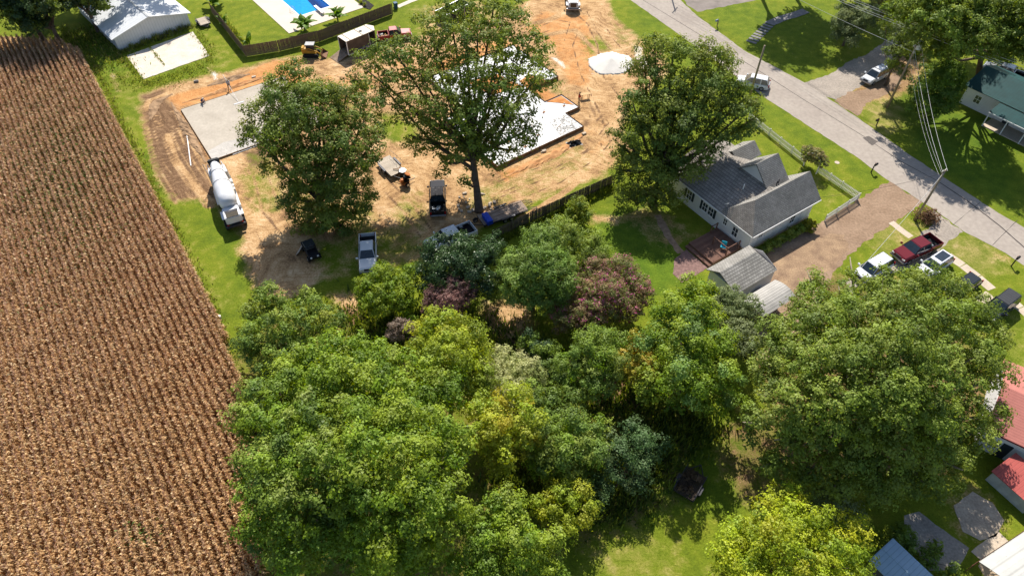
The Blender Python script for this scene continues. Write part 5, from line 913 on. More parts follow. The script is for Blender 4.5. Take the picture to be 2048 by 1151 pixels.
# ---- front discharge cement mixer
mx, _ = vehicle('cement_mixer_truck', 'white cement mixer truck pouring at the corner of the fresh slab', 'mixer truck', (474, 455), (434, 336), 1.0)
MW = mat('mixer white', (.68, .68, .69), .25, var=.08, scale=1.5); MGR = mat('mixer grey', (.30, .30, .31), .5)
MB().box(-5.3, 4.6, -.5, .5, .75, 1.05).build('chassis', M_dmetal, mx, bevel=.03)
prof = [(-3.3, .6, 2.05), (-2.95, .98, 2.1), (-2.0, 1.12, 2.2), (-.2, 1.12, 2.42), (1.6, .9, 2.78), (3.4, .62, 3.18), (4.0, .54, 3.3)]
drm = MB()
sl_ = .17
drm.loft([[(x-math.sin(sl_)*r_*math.sin(q), r_*math.cos(q), z+r_*math.sin(q)) for q in np.linspace(0, 2*math.pi, 24, endpoint=False)] for x, r_, z in prof]); dobj = drm.build('drum', MW, mx, smooth=True)
for x, r_, z in ((.4, 1.06, 2.52), (2.3, .80, 2.93)): MB().tube([(x-.06, 0, z), (x+.06, 0, z+.02)], r_+.03, 24).build('drum_ring', MGR, dobj)
MB().hexa([(3.9, -.6, 2.6), (4.8, -.5, 2.4), (4.8, .5, 2.4), (3.9, .6, 2.6), (3.85, -.75, 4.0), (4.75, -.6, 3.6), (4.75, .6, 3.6), (3.85, .75, 4.0)]).build('hopper', mat('wet concrete grey', (.05, .05, .05), .8), mx, bevel=.06)
MB().hexa([(4.4, -.28, 2.5), (6.1, -.2, .9), (6.1, .2, .9), (4.4, .28, 2.5), (4.4, -.34, 2.66), (6.1, -.27, 1.06), (6.1, .27, 1.06), (4.4, .34, 2.66)]).build('chute', MGR, mx)
cab = MB().hexa([(2.9, -1.2, .8), (5.0, -1.2, .8), (5.0, 1.2, .8), (2.9, 1.2, .8), (2.95, -1.1, 2.45), (4.75, -1.0, 2.4), (4.75, 1.0, 2.4), (2.95, 1.1, 2.45)]).build('cab', MW, mx, bevel=.06)
facepanel(cab, 'windscreen', [(5.0, -1.2, 1.4), (5.0, 1.2, 1.4), (4.8, 1.05, 2.35), (4.8, -1.05, 2.35)], M_cgl, .1)
for s in (-1, 1):
    MB().box(3.3, 4.6, s*1.19-.01, s*1.19+.01, 1.5, 2.2).build('side_window', M_cgl, cab)
    MB().tube([(4.1, s*.75, 2.4), (4.0, s*.8, 3.4), (2.6, s*1.05, 3.1)], .04, 6).build('hopper_frame', MW, mx)
    for x in (3.9, .8, -.5, -3.6, -4.8): wheel(mx, x, s*1.05, .52, .34)
    MB().box(-1.3, 1.6, s*1.12-.16, s*1.12+.16, 1.1, 1.2).build('fender', MW, mx, bevel=.03)
    MB().box(-4.4, -2.9, s*1.12-.16, s*1.12+.16, 1.15, 1.3).build('fender', MW, mx, bevel=.03)
    MB().box(-5.55, -5.5, s*.85-.1, s*.85+.1, 1.0, 1.15).build('taillight', M_tail, mx)
for x, l_ in ((1.9, .7), (.9, .5), (.2, .5), (-2.6, 1.4)): MB().box(x-l_/2, x+l_/2, -1.3, -.95, 1.25, 1.8).build('side_tank', MW, mx, bevel=.06)
MB().box(-5.4, -3.35, -.95, .95, 1.05, 2.05).build('engine_hood', MW, mx, bevel=.08, seg=2)
MB().box(-5.35, -4.45, -.7, .7, 2.045, 2.08).build('grille', mat('grille mesh', (.07, .06, .045), .8, var=.5, scale=20), mx); MB().box(-4.4, -4.05, -.75, .75, 2.045, 2.07).build('hood_panel', M_dmetal, mx)
MB().cyl((-3.0, .25, 1.6), (-3.0, .25, 2.6), .28, n=12).build('water_tank', MW, mx); MB().cyl((-3.05, -.35, 1.8), (-3.05, -.35, 2.8), .09, n=8).build('exhaust', M_steel, mx)
MB().box(-5.7, -5.45, -1.15, 1.15, .7, .95).build('rear_bumper', M_dmetal, mx, bevel=.02)
ldr = MB()
for s in (-.18, .18): ldr.cyl((3.9, 1.15+s*.2, 1.0), (4.4+s, 1.35, 3.3), .025, n=6)
for k in range(6): ldr.cyl((3.85+.09*k, 1.15, 1.2+k*.38), (4.15+.09*k, 1.25, 1.2+k*.38), .02, n=6)
ldr.build('ladder', M_steel, mx)
# ---- white lorry nosing in at the top
tk = thing('white_lorry', 'white bonneted lorry with dark grille at the top edge', 'lorry', P(1147, 27)+Vector((0, 4.5, 0)), R(-91))
MB().hexa([(1.7, -1.05, .9), (4.3, -.95, .8), (4.3, .95, .8), (1.7, 1.05, .9), (1.7, -.95, 2.15), (4.15, -.7, 1.75), (4.15, .7, 1.75), (1.7, .95, 2.15)]).build('bonnet', MW, tk, bevel=.1, seg=2)
cb = MB().hexa([(-.2, -1.15, .9), (1.8, -1.15, .9), (1.8, 1.15, .9), (-.2, 1.15, .9), (-.2, -1.05, 2.95), (1.3, -1.0, 2.9), (1.3, 1.0, 2.9), (-.2, 1.05, 2.95)]).build('cab', MW, tk, bevel=.08)
facepanel(cb, 'windscreen', [(1.65, -1.1, 2.05), (1.65, 1.1, 2.05), (1.32, 1.0, 2.85), (1.32, -1.0, 2.85)], M_cgl, .08)
MB().box(4.2, 4.32, -.5, .5, .95, 1.7).build('grille', mat('brown grille', (.10, .07, .05), .5), tk, bevel=.03); MB().box(4.2, 4.5, -1.2, 1.2, .5, .8).build('front_bumper', M_bump, tk, bevel=.05)
for s in (-1, 1):
    MB().box(4.05, 4.3, s*.8-.17, s*.8+.17, 1.0, 1.3).build('headlight', M_lamp, tk, bevel=.03); MB().box(2.6, 3.9, s*1.05-.18, s*1.05+.18, .95, 1.15).build('fender', MW, tk, bevel=.05)
    MB().box(1.2, 1.35, s*1.42-.12, s*1.42+.12, 1.9, 2.5).build('mirror', M_dmetal, tk, bevel=.02)
    for x in (3.2, -3.0, -4.3): wheel(tk, x, s*1.0, .5, .32)
MB().box(-5.2, 2.2, -.45, .45, .6, .9).build('chassis', M_dmetal, tk); MB().hexa([(-5.3, -1.2, 1.0), (-.5, -1.2, 1.0), (-.5, 1.2, 1.0), (-5.3, 1.2, 1.0), (-5.5, -1.25, 2.4), (-.5, -1.25, 2.4), (-.5, 1.25, 2.4), (-5.5, 1.25, 2.4)]).build('tipper_body', MGR, tk, bevel=.03)
# ---- enclosed cargo trailer
ct, _ = vehicle('cargo_trailer', 'box trailer with white roof and lowered rear ramp, beside the pool fence', 'trailer', (688, 97), (745, 73), 1.2)
MBR = mat('brown trailer side', (.10, .075, .06), .6, var=.3, scale=1)
MB().box(-2.75, 2.6, -1.15, 1.15, .55, .68).build('floor', M_wood, ct); MB().box(-2.75, 2.6, 1.1, 1.15, .68, 2.75).build('side_panel', MBR, ct); MB().box(-2.75, 1.4, -1.15, -1.1, .68, 2.75).build('side_panel', MBR, ct); MB().box(2.4, 2.6, -1.15, -1.1, .68, 2.75).build('side_panel', MBR, ct)
MB().slab([(2.6, -1.15, .6), (3.2, 0, .6), (3.2, 0, 2.75), (2.6, -1.15, 2.75)], .03).slab([(3.2, 0, .6), (2.6, 1.15, .6), (2.6, 1.15, 2.75), (3.2, 0, 2.75)], .03).build('nose', MBR, ct)
MB().prism([(-2.8, -1.18), (2.6, -1.18), (3.22, 0), (2.6, 1.18), (-2.8, 1.18)], 2.75, 2.83).build('roof', mat('chalky white roof', (.68, .62, .52), .7, var=.12, scale=1.5), ct)
for x in (-2.0, .3, 2.2): MB().box(x-.05, x+.05, -1.19, 1.19, 2.831, 2.86).build('roof_bow', M_wood, ct)
MB().box(.5, .9, -.2, .2, 2.832, 2.9).build('roof_vent', M_black, ct)
MB().slab([(-2.8, -1.08, .66), (-4.9, -1.08, .06), (-4.9, 1.08, .06), (-2.8, 1.08, .66)], .06).build('ramp', M_wood, ct)
for y in (-1.16, 1.16): MB().box(-2.83, -2.7, y-.05, y+.05, .55, 2.75).build('corner_post', M_trim, ct); MB().box(-2.75, 2.6, y-.03, y+.03, .45, .56).build('side_rail', M_trim, ct)
MB().box(1.36, 1.42, -1.19, -1.08, .68, 2.75).build('door_post', M_trim, ct); MB().cyl((2.9, 0, .5), (4.2, 0, .5), .06, n=6).build('tongue', M_dmetal, ct)
for s in (-1, 1):
    MB().box(-1.0, 1.0, s*1.27-.12, s*1.27+.12, .78, .84).build('fender', M_steel, ct)
    for x in (-.45, .45): wheel(ct, x, s*1.28, .36, .22)
# ---- skid steer loader
ss, _ = vehicle('skid_steer', 'yellow tracked skid steer loader with grey roof by the board fence', 'loader', (606, 104), (643, 104), .6)
YL = mat('machine yellow', (.42, .23, .03), .5, var=.15)
MB().hexa([(-1.5, -.55, .45), (.7, -.55, .45), (.7, .55, .45), (-1.5, .55, .45), (-1.4, -.55, 1.35), (.5, -.55, .95), (.5, .55, .95), (-1.4, .55, 1.35)]).build('body', YL, ss, bevel=.05)
MB().box(-.75, .55, -.5, .5, 1.0, 1.95).build('cab', M_dmetal, ss, bevel=.04); MB().box(-.85, .6, -.55, .55, 1.95, 2.05).build('roof', mat('grey cab roof', (.40, .40, .39), .6), ss, bevel=.03); MB().box(.552, .57, -.42, .42, 1.15, 1.85).build('windscreen', M_cgl, ss)
MB().box(-1.55, -1.1, -.5, .5, .7, 1.5).build('engine_cover', YL, ss, bevel=.06)
for s in (-1, 1):
    pr = [(-1.2, .06), (.9, .06), (1.15, .3), (.9, .58), (-1.2, .62), (-1.45, .34)]; MB().add([(x, s*.72-.16, z) for x, z in pr]+[(x, s*.72+.16, z) for x, z in pr], [tuple(range(6)), tuple(range(11, 5, -1))]+[(i, (i+1) % 6, (i+1) % 6+6, i+6) for i in range(6)]).build('track', M_tyre, ss)
    MB().tube([(-1.35, s*.62, 1.3), (-.2, s*.66, 1.5), (1.0, s*.66, .95), (1.5, s*.62, .5)], .09, 6).build('lift_arm', YL, ss)
MB().add([(1.5, -.95, .1), (2.3, -.95, .12), (1.45, -.95, .75), (1.5, .95, .1), (2.3, .95, .12), (1.45, .95, .75)], [(0, 1, 4, 3), (0, 3, 5, 2), (0, 2, 1), (3, 4, 5)]).build('bucket', mat('rusty bucket', (.22, .12, .07), .8, var=.3), ss)
# ---- flat trailers
def trailer(name, label, rear, front, Ln, W, z=.65, wheels=2, mt=None, plank=.14, wallh=0, zpx=.65, tongue=1.4):
    t, _ = vehicle(name, label, 'trailer', rear, front, zpx, 'open trailers'); mt = mt or M_wood; pm = MB().box(-Ln/2, Ln/2, 0, plank-.012, 0, .05).mesh('plank', mt)
    for k in range(int(W/plank)): link('plank', pm, t, (0, -W/2+k*plank, z-.05))
    f = MB(); 
    for s in (-1, 1): f.box(-Ln/2, Ln/2, s*W/2-.05, s*W/2+.05, z-.2, z-.06)
    f.box(Ln/2-.1, Ln/2, -W/2+.05, W/2-.05, z-.2, z-.06); f.box(-Ln/2, -Ln/2+.1, -W/2+.05, W/2-.05, z-.2, z-.06); f.build('frame', M_dmetal, t)
    if tongue:
        tg = MB(); tg.tube([(Ln/2-.02, -W*.35, z-.14), (Ln/2+tongue, 0, z-.14)], .05, 6); tg.tube([(Ln/2-.02, W*.35, z-.14), (Ln/2+tongue, 0, z-.16)], .05, 6); tg.build('tongue', M_dmetal, t); MB().cyl((Ln/2+tongue-.2, .0, 0), (Ln/2+tongue-.2, 0, z), .04, n=6).build('jack', M_dmetal, t)
    for s in (-1, 1):
        for k in range(wheels): wheel(t, (k-(wheels-1)/2)*.85-.2, s*(W/2+.14), .34, .22)
        MB().box(-.2-wheels*.45, -.2+wheels*.45, s*(W/2+.15)-.13, s*(W/2+.15)+.13, .72, .76).build('fender', M_dmetal, t)
    if wallh:
        for s in (-1, 1):
            MB().box(-Ln/2, Ln/2, s*W/2-.025, s*W/2+.025, z+wallh-.05, z+wallh).build('side_rail', M_dmetal, t)
            for k in range(5): x = -Ln/2+.03+(Ln-.06)*k/4; MB().box(x-.025, x+.025, s*W/2-.025, s*W/2+.025, z, z+wallh-.05).build('stake', M_dmetal, t)
    return t
M_pale = mat('bleached planks', (.42, .36, .29), .9, var=.2, scale=2, fine=.2)
th = trailer('car_trailer', 'long plank deck trailer with folded ramps beside the oak trunk', (1048, 410), (962, 440), 6.0, 2.0, mt=mat('brown deck planks', (.22, .16, .125), .9, scale=1.5, col2=(.36, .28, .22), fine=.2))
for s in (-1, 1):
    rp = MB()
    for y in (-.22, .22): rp.tube([(-3.0, s*.7+y, .62), (-4.5, s*.7+y, .12)], .035, 5)
    for k in range(7): rp.tube([(-3.15-.2*k, s*.7-.22, .57-.066*k), (-3.15-.2*k, s*.7+.22, .57-.066*k)], .025, 5)
    rp.build('ramp', M_dmetal, th)
for k in range(6): MB().box(-.9, .9, -.05, .05, 0, .04).build('strap_board', M_wood, th, (-2+.8*k, rnd.uniform(-.8, .8), .652))
wheel(th, 3.4, -.62, .34, .22)
tb = thing('toolbox', 'bright blue toolbox on the front of the long plank trailer', 'toolbox', P(975, 441, .66), math.atan2(*(P(962, 440)-P(1048, 410)).yx)); Mtb = mat('blue toolbox', (.01, .055, .42), .45)
MB().box(-.35, .35, -.85, .85, 0, .55).build('body', Mtb, tb, bevel=.03); MB().box(-.37, .37, -.87, .87, .55, .62).build('lid', Mtb, tb, bevel=.02)
tf = trailer('flatbed_trailer', 'small bleached plank trailer with tandem wheels left of the black pickup', (762, 312), (800, 350), 3.9, 2.0, mt=M_pale, wallh=.0)
for k in range(4): MB().tube([(-1.8+.9*k, 1.0, .66), (-1.9+.9*k, 1.15, 1.5+.1*k), (-1.1+.9*k, 1.2, 1.45)], .022, 5).build('wire_hoop', M_dmetal, tf)
MB().slab([(1.0, -.2, .8), (1.9, .9, .9), (1.8, 1.0, .9), (.9, -.1, .8)], .05).slab([(1.1, .9, .8), (1.9, .2, 1.1), (1.8, .1, 1.1), (1.0, .8, .8)], .05).build('loose_board', M_wood, tf)
mm = thing('mortar_mixer', 'orange and black towable mixer with drum at the trailer front', 'mixer', P(813, 368), .6); MO = mat('mixer orange', (.36, .12, .03), .6, var=.2)
MB().tube([(-.1, 0, .5), (0, 0, .8), (.2, 0, 1.15), (.33, 0, 1.45)], [.3, .52, .52, .34], 16).build('drum', M_black, mm, smooth=True); MB().cyl((.31, 0, 1.42), (.36, 0, 1.52), .38, n=16).build('drum_rim', MO, mm); MB().box(-.75, .3, -.45, .45, .38, .62).build('frame', MO, mm, bevel=.04); MB().cyl((-.5, 0, .6), (-.5, 0, 1.05), .24, n=12).build('engine', MO, mm)
for s in (-1, 1): wheel(mm, -.1, s*.62, .32, .2)
MB().cyl((.2, 0, .4), (1.3, .1, .35), .05, n=6).build('tongue', M_dmetal, mm)
lid = thing('steel_drum', 'upright steel drum with shiny lid behind the towable mixer', 'drum', P(807, 352), 0); MB().cyl((0, 0, 0), (0, 0, .9), .42, n=16).build('body', M_dmetal, lid); MB().cyl((0, 0, .9), (0, 0, .97), .45, n=16).build('lid', M_steel, lid)
tl = trailer('leaf_trailer', 'old utility trailer heaped with leaves in the shaded clearing', (1366, 990), (1394, 942), 2.7, 1.9, .6, 1, mt=mat('dark planks', (.06, .045, .035), .9), wallh=.35, zpx=.6, tongue=.9)
Q, Cc = crown_quads([(np.array((.55, 0, .8)), .7, .22), (np.array((-.7, .1, .72)), .6, .14), (np.array((.4, .4, .75)), .5, .15)], [(.10, .065, .035), (.15, .10, .06), (.06, .04, .03)], .14, .25, fill=1.2); o = link('leaf_heap', quads_mesh('leaf_heap', Q, Cc, M_leaf), tl)
trailer('barn_trailer', 'small bare plank trailer beside the upper end of the pool fence', (398, 32), (414, 52), 2.6, 1.7, .6, 1, mt=M_pale, wallh=.3, zpx=.6, tongue=.8)
# ---- black side by side buggy
uv, _ = vehicle('utility_buggy', 'black side by side buggy in the oak shade', 'buggy', (611, 480), (630, 514), .9)
MB().hexa([(-1.4, -.62, .4), (1.4, -.6, .4), (1.4, .6, .4), (-1.4, .62, .4), (-1.45, -.68, .85), (1.25, -.62, .8), (1.25, .62, .8), (-1.45, .68, .85)]).build('body', M_black, uv, bevel=.06); MB().box(-1.45, -.45, -.66, .66, .85, 1.05).build('cargo_box', M_black, uv, bevel=.03); MB().box(-.55, .55, -.6, .6, 1.75, 1.82).build('roof', GRY, uv, bevel=.03); MB().box(-.35, .15, -.5, .5, .85, 1.05).build('seat', M_dmetal, uv, bevel=.05)
for s in (-1, 1):
    MB().tube([(.85, s*.6, .85), (.5, s*.58, 1.75), (-.5, s*.58, 1.75), (-.55, s*.6, .9)], .035, 6).build('roll_bar', M_dmetal, uv)
    for x in (.95, -.95): wheel(uv, x, s*.66, .32, .26)
    MB().box(1.27, 1.4, s*.4-.1, s*.4+.1, .62, .74).build('headlight', M_lamp, uv)
bt = thing('folded_board', 'grey board leaning on the side of the black buggy', 'board', P(601, 500), .0); MB().slab([(-.4, -.9, .05), (.0, 1.0, .05), (.55, .9, .7), (.15, -1.0, .7)], .05).build('panel', M_pale, bt)
# ---- skip
sk, _ = vehicle('skip', 'dark open topped skip half hidden behind the big oak crown', 'skip', (878, 38), (935, 10), .8)
MSK = mat('dark skip steel', (.045, .04, .04), .7, var=.3); s_ = MB(); s_.box(-3, 3, -1.2, -1.12, .15, 1.6); s_.box(-3, 3, 1.12, 1.2, .15, 1.6); s_.box(-3, -2.92, -1.12, 1.12, .15, 1.6); s_.box(2.92, 3, -1.12, 1.12, .15, 1.6); s_.box(-2.92, 2.92, -1.12, 1.12, .15, .25); s_.build('body', MSK, sk)
MB().box(-3.05, 3.05, -1.25, -1.1, 1.6, 1.68).box(-3.05, 3.05, 1.1, 1.25, 1.6, 1.68).build('rim', M_steel, sk)
for k in range(9): MB().box(-.05, .05, -1.26, -1.2, .2, 1.6).build('rib', MSK, sk, (-2.7+.67*k, 0, 0))
pl_ = thing('pallet', 'pale wooden pallet sticking up from the dark skip', 'pallet', P(925, 12, .3), .8)
for k in range(5): MB().box(-.45+.2*k, -.33+.2*k, -.02, .02, 0, 1.9).build('slat', M_pale, pl_)
for z in (.2, .9, 1.6): MB().box(-.47, .5, .02, .09, z, z+.1).build('bearer', M_pale, pl_)
# ================================================================ BUILDING SITE
# fresh slab with form boards
S0 = P(425, 320, .2); S1 = P(362, 219, .2); SA = math.atan2((S1-S0).y, (S1-S0).x); S0.z = 0
fs = thing('concrete_slab', 'freshly poured grey square concrete slab with board forms', 'slab', S0, SA)
def wetconc():
    m = mat('fresh concrete', (.36, .315, .255), .8, scale=.35, bump=.12, bscale=6, col2=(.44, .39, .32), fine=.08); return m
MB().box(0, 14.1, -15.6, 0, 0, .2).build('slab', wetconc(), fs)
MB().add([(0, -8, .202), (3.2, -8, .202), (2.4, -5.5, .202), (3.0, -2.5, .202), (2.2, 0, .202), (0, 0, .202)], [(0, 1, 2, 3, 4, 5)]).build('rough_pour', mat('rough wet concrete', (.36, .335, .30), .7, scale=1.2, bump=1., bscale=5, col2=(.48, .445, .40)), fs)
M_form = mat('form board', (.20, .12, .065), .9, var=.3, scale=2)
for i, (x0, x1, y0, y1) in enumerate([(-.04, 14.14, .003, .045), (-.04, 14.14, -15.645, -15.603), (-.045, -.003, -15.6, 0), (14.103, 14.145, -15.6, 0)]): MB().box(x0, x1, y0, y1, 0, .23).build('form_board', M_form, fs)
stm = MB().cyl((0, 0, 0), (0, 0, .5), .022, n=5).mesh('stake', M_dmetal)
for k in range(11): link('stake', stm, fs, (-.08, -.5-k*1.45, 0))
for k in range(10): link('stake', stm, fs, (.6+k*1.4, .08, 0))
# foundation with white sheeting
F0 = P(995, 332, .5); FA = R(36.6); F0.z = 0
fo = thing('house_foundation', 'stepped house foundation lined with bright white plastic sheeting', 'foundation', F0, FA)
out = [(0, 0), (14.8, 0), (14.8, 3.95), (16.9, 3.95), (17.9, 7.2), (16.9, 8.4), (14.0, 9.0), (14.4, 11.6), (19.5, 12.5), (20.5, 24.5), (5.8, 23.5), (-.5, 12), (-.5, 3.2), (0, 3.2)]
out = [(0, 0), (14.8, 0), (14.8, 3.95), (17.3, 3.95), (17.3, 7.9), (14.2, 7.9), (14.2, 12.0), (20, 12.0), (20, 23.5), (4, 23.5), (4, 13), (0, 13)]
M_sheet = mat('white plastic sheeting', (.60, .60, .60), .6, scale=.9, bump=1., bscale=2.4, col2=(.70, .70, .70))
n, l = nodes(M_sheet); b = n['Principled BSDF']; tc = n.new('ShaderNodeTexCoord'); cr_ = n.new('ShaderNodeTexNoise'); cr_.inputs['Scale'].default_value = .8; cr_.inputs['Detail'].default_value = 4; cr_.inputs['Distortion'].default_value = 1.6; l.new(tc.outputs['Object'], cr_.inputs['Vector'])
rd = n.new('ShaderNodeValToRGB'); e = rd.color_ramp.elements; e[0].position = .47; e[0].color = (1, 1, 1, 1); e[1].position = .53; e[1].color = (1, 1, 1, 1); q_ = e.new(.5); q_.color = (.72, .72, .73, 1); l.new(cr_.outputs[0], rd.inputs[0])  # thin darker bands paint the shading of the sheet's wrinkles
ml = n.new('ShaderNodeVectorMath'); ml.operation = 'MULTIPLY'; l.new(b.inputs['Base Color'].links[0].from_socket, ml.inputs[0]); l.new(rd.outputs[0], ml.inputs[1]); l.new(ml.outputs[0], b.inputs['Base Color'])
MB().prism([(x, y) for x, y in out], 0, .42).build('fill', M_sheet, fo)
for (a, b_) in zip(out, out[1:]+out[:1]):
    a = Vector((*a, 0)); b2 = Vector((*b_, 0)); d = b2-a; ln = d.length; u = d/ln; nn = Vector((u.y, -u.x, 0)); rz = math.atan2(d.y, d.x)
    MB().box(0, ln+.04, -.045, -.003, 0, .55).build('form_board', M_form, fo, a, (0, 0, rz))
    for k in range(int(ln/1.6)): link('stake', stm, fo, a+u*(.5+k*1.6)+nn*.09, None, (1, 1, 1.5))
# black sheeting showing through torn white film
bm_ = mat('black and white film', (.02, .02, .022), .35, scale=1.6, bump=1., bscale=4, col2=(.10, .10, .11)); n, l = nodes(bm_)
rp = [q for q in n if q.type == 'VALTORGB'][0]; rp.color_ramp.elements[0].position = .50; rp.color_ramp.elements[1].position = .60; rp.color_ramp.elements[1].color = (.75, .75, .75, 1)
[q for q in n if q.type == 'TEX_NOISE'][0].inputs['Distortion'].default_value = 2.5
MB().prism([(10.9, .25), (14.6, .25), (14.6, 3.75), (11.7, 3.8)], .42, .45).build('film', bm_, fo)
M_pvc0 = mat('grey pvc', (.35, .35, .33), .5); clay = mat('orange clay', (.38, .14, .04), .95, scale=1.4, bump=.8, col2=(.56, .27, .10))
MB().prism([(15.6, 6.6), (17.1, 4.8), (17.1, 7.7), (14.4, 7.75)], .42, .47).build('clay', clay, fo); MB().prism([(9, 14), (14, 13), (13, 18), (8, 19)], .42, .47).build('clay', clay, fo); MB().prism([(14.3, 12.1), (18, 12.1), (17, 15), (14.5, 14.5)], .42, .48).build('clay', clay, fo)
for k in range(6): MB().box(-.5, .5, -.05, .05, 0, .05).build('scrap_board', M_wood, fo, (rnd.uniform(1, 13), rnd.uniform(1, 6), .425), (0, 0, rnd.uniform(0, 3)))
for x, y in [(3, 2), (4.2, 3.5), (7, 4.6), (8.5, 2.2), (12.5, 6), (6.5, 8), (10, 9.5), (15.8, 5.5), (5.5, 1.2)]: MB().cyl((x, y, .4), (x, y, .95), .07, n=8).build('pipe_stub', M_pvc0, fo); MB().box(x-.22, x+.22, y-.14, y+.14, .42, .46).build('pipe_collar', clay, fo)
# clay ridges pushed up along the foundation and the slab: low uneven mounds
def mound(name, label, pts, wd, ht, mt, seed):
    r = random.Random(seed); q = [Vector(p) for p in gp(pts)]; mb = MB(); rows = []
    tot = []
    for i in range(len(q)-1):
        n_ = max(1, int((q[i+1]-q[i]).length/.45))
        for j in range(n_): tot.append(q[i].lerp(q[i+1], j/n_))
    tot.append(q[-1]); nn_ = len(tot)
    for i, p in enumerate(tot):
        d = (tot[min(i+1, nn_-1)]-tot[max(0, i-1)]).normalized(); nv = Vector((-d.y, d.x)); e = math.sin(math.pi*(i+.15)/(nn_-.7)); row = []
        for s in (-1, -.6, -.2, .2, .6, 1):
            ww = wd*r.uniform(.75, 1.2)*max(.3, e)
            row.append((*(p+nv*s*ww), -.02 if abs(s) == 1 else max(.01, ht*(1-s*s)*r.uniform(.4, 1.3)*max(.2, e))))
        rows.append(row)
    mb.add([v for rw in rows for v in rw], [(i*6+j, i*6+j+1, (i+1)*6+j+1, (i+1)*6+j) for i in range(nn_-1) for j in range(5)])
    return tag(mb.build(name, mt, None), label, 'dirt mound')
M_cl = mat('loose clay', (.34, .15, .06), .97, scale=1.1, bump=1., bscale=5, col2=(.55, .31, .14)); M_so = mat('loose brown soil', (.17, .105, .06), .97, scale=1.1, bump=1., bscale=5, col2=(.40, .26, .15))
mound('dirt_mound', 'low orange clay ridge along the near edge of the white sheeted foundation', [(1012, 352), (1080, 322), (1130, 296), (1165, 270)], .8, .22, M_cl, 1)
mound('dirt_mound', 'low orange clay ridge along the far edge of the fresh slab', [(365, 206), (430, 186), (500, 163), (560, 144)], .7, .22, M_cl, 2)
mound('dirt_mound', 'brown soil heap beyond the orange ridge, near the worker with the float', [(415, 172), (450, 160), (500, 148)], .9, .28, M_so, 3)
mound('dirt_mound', 'brown soil ridge along the left edge of the fresh slab', [(342, 205), (368, 250), (395, 296), (412, 325)], .7, .25, M_so, 4)
mound('dirt_mound', 'churned brown soil in the bend left of the slab', [(300, 240), (312, 205), (345, 188)], .8, .2, M_so, 5)
# sand pile: a cone with slumped, uneven skirt
sc_ = P(1222, 127); spm = MB(); rings = []
for i, rr in enumerate((0.02, .08, .16, .25, .33, .42, .5, .6, .7, .8, .9, 1.0)):
    rg_ = []
    for j in range(72):
        q = 2*math.pi*j/72; k = 1+.08*math.sin(2*q+1)+.04*math.sin(5*q)+(.03*math.sin(9*q+2)+.025*math.sin(23*q)+.02*math.sin(31*q+1))*rr; x = 3.4*rr*k*math.cos(q); y = 3.6*rr*k*math.sin(q)
        zz = .95*(1-math.sqrt(rr*rr+.006))*(1-.25*rr*(1-rr)) if rr < 1 else -.01
        x += rnd.uniform(-.03, .03)*rr; y += rnd.uniform(-.03, .03)*rr
        rg_.append((x, y+.2*(1-rr), zz))
    rings.append(rg_)
spm.loft(rings); o = spm.build('sand_pile', mat('white sand', (.60, .57, .52), .95, scale=1.5, var=.05, bump=.5, bscale=6), None, sc_, smooth=True); tag(o, 'pale conical sand pile on the orange dirt', 'sand pile')
# black plastic heap
def crumple(name, label, px, py, r_, ht, mt, cat, seed):
    r = random.Random(seed); mb = MB(); n_ = 9
    for i in range(n_):
        for j in range(n_):
            u, v = i/(n_-1)*2-1, j/(n_-1)*2-1; e = max(0, 1-(u*u+v*v)*.9); mb.v.append((u*r_*r.uniform(.85, 1.1), v*r_*.6*r.uniform(.85, 1.1), .01+ht*e*r.uniform(.2, 1.2)))
    for i in range(n_-1):
        for j in range(n_-1): mb.f.append((i*n_+j, (i+1)*n_+j, (i+1)*n_+j+1, i*n_+j+1)); mb.m.append(0)
    return tag(mb.build(name, mt, None, P(px, py), (0, 0, .4)), label, cat)
crumple('plastic_heap', 'crumpled heap of shiny black plastic below the foundation', 1148, 287, 1.1, .5, mat('shiny black film', (.012, .012, .014), .22), 'plastic sheet', 3)
M_pvc = mat('white pvc', (.78, .76, .72), .5)
def stick(name, label, a, b, r_, mt, cat='pipe', z=.05): A_, B_ = P(*a), P(*b); return tag(MB().cyl((0, 0, z), tuple((B_-A_)+Vector((0, 0, z))), r_, n=8).build(name, mt, None, A_), label, cat)
stick('plastic_pipe', 'long white plastic pipe lying in the brown soil left of the slab', (374, 270), (382, 332), .07, M_pvc)
stick('plastic_pipe', 'white plastic pipe along the near slab form, outer', (466, 310), (520, 290), .06, M_pvc); stick('plastic_pipe', 'white plastic pipe along the near slab form, inner', (470, 304), (515, 287), .05, M_pvc)
stick('timber', 'short timber on the ground below the foundation corner', (1082, 306), (1092, 300), .1, M_pale, 'timber')
for px, py, lb in [(1168, 268, 'pale concrete block beside the black plastic heap'), (508, 155, 'pale concrete block on the dirt beyond the slab'), (1088, 303, 'pale broken block under the foundation wall')]:
    tag(MB().box(-.3, .3, -.2, .2, 0, .22).build('concrete_block', M_conc, None, P(px, py), (0, 0, .5), bevel=.03), lb, 'block')
tag(MB().box(-.35, .35, -.2, .2, 0, .3).build('stone', M_dcon, None, P(393, 164), (0, 0, .3), bevel=.08, seg=2), 'single grey stone on the grass beyond the slab', 'stone')
tag(MB().cyl((0, 0, 0), (0, 0, .38), .16, .19, 10).build('bucket', M_trim, None, P(440, 636), (0, 0, 0)), 'small white bucket on the grass at the edge of the corn', 'bucket')
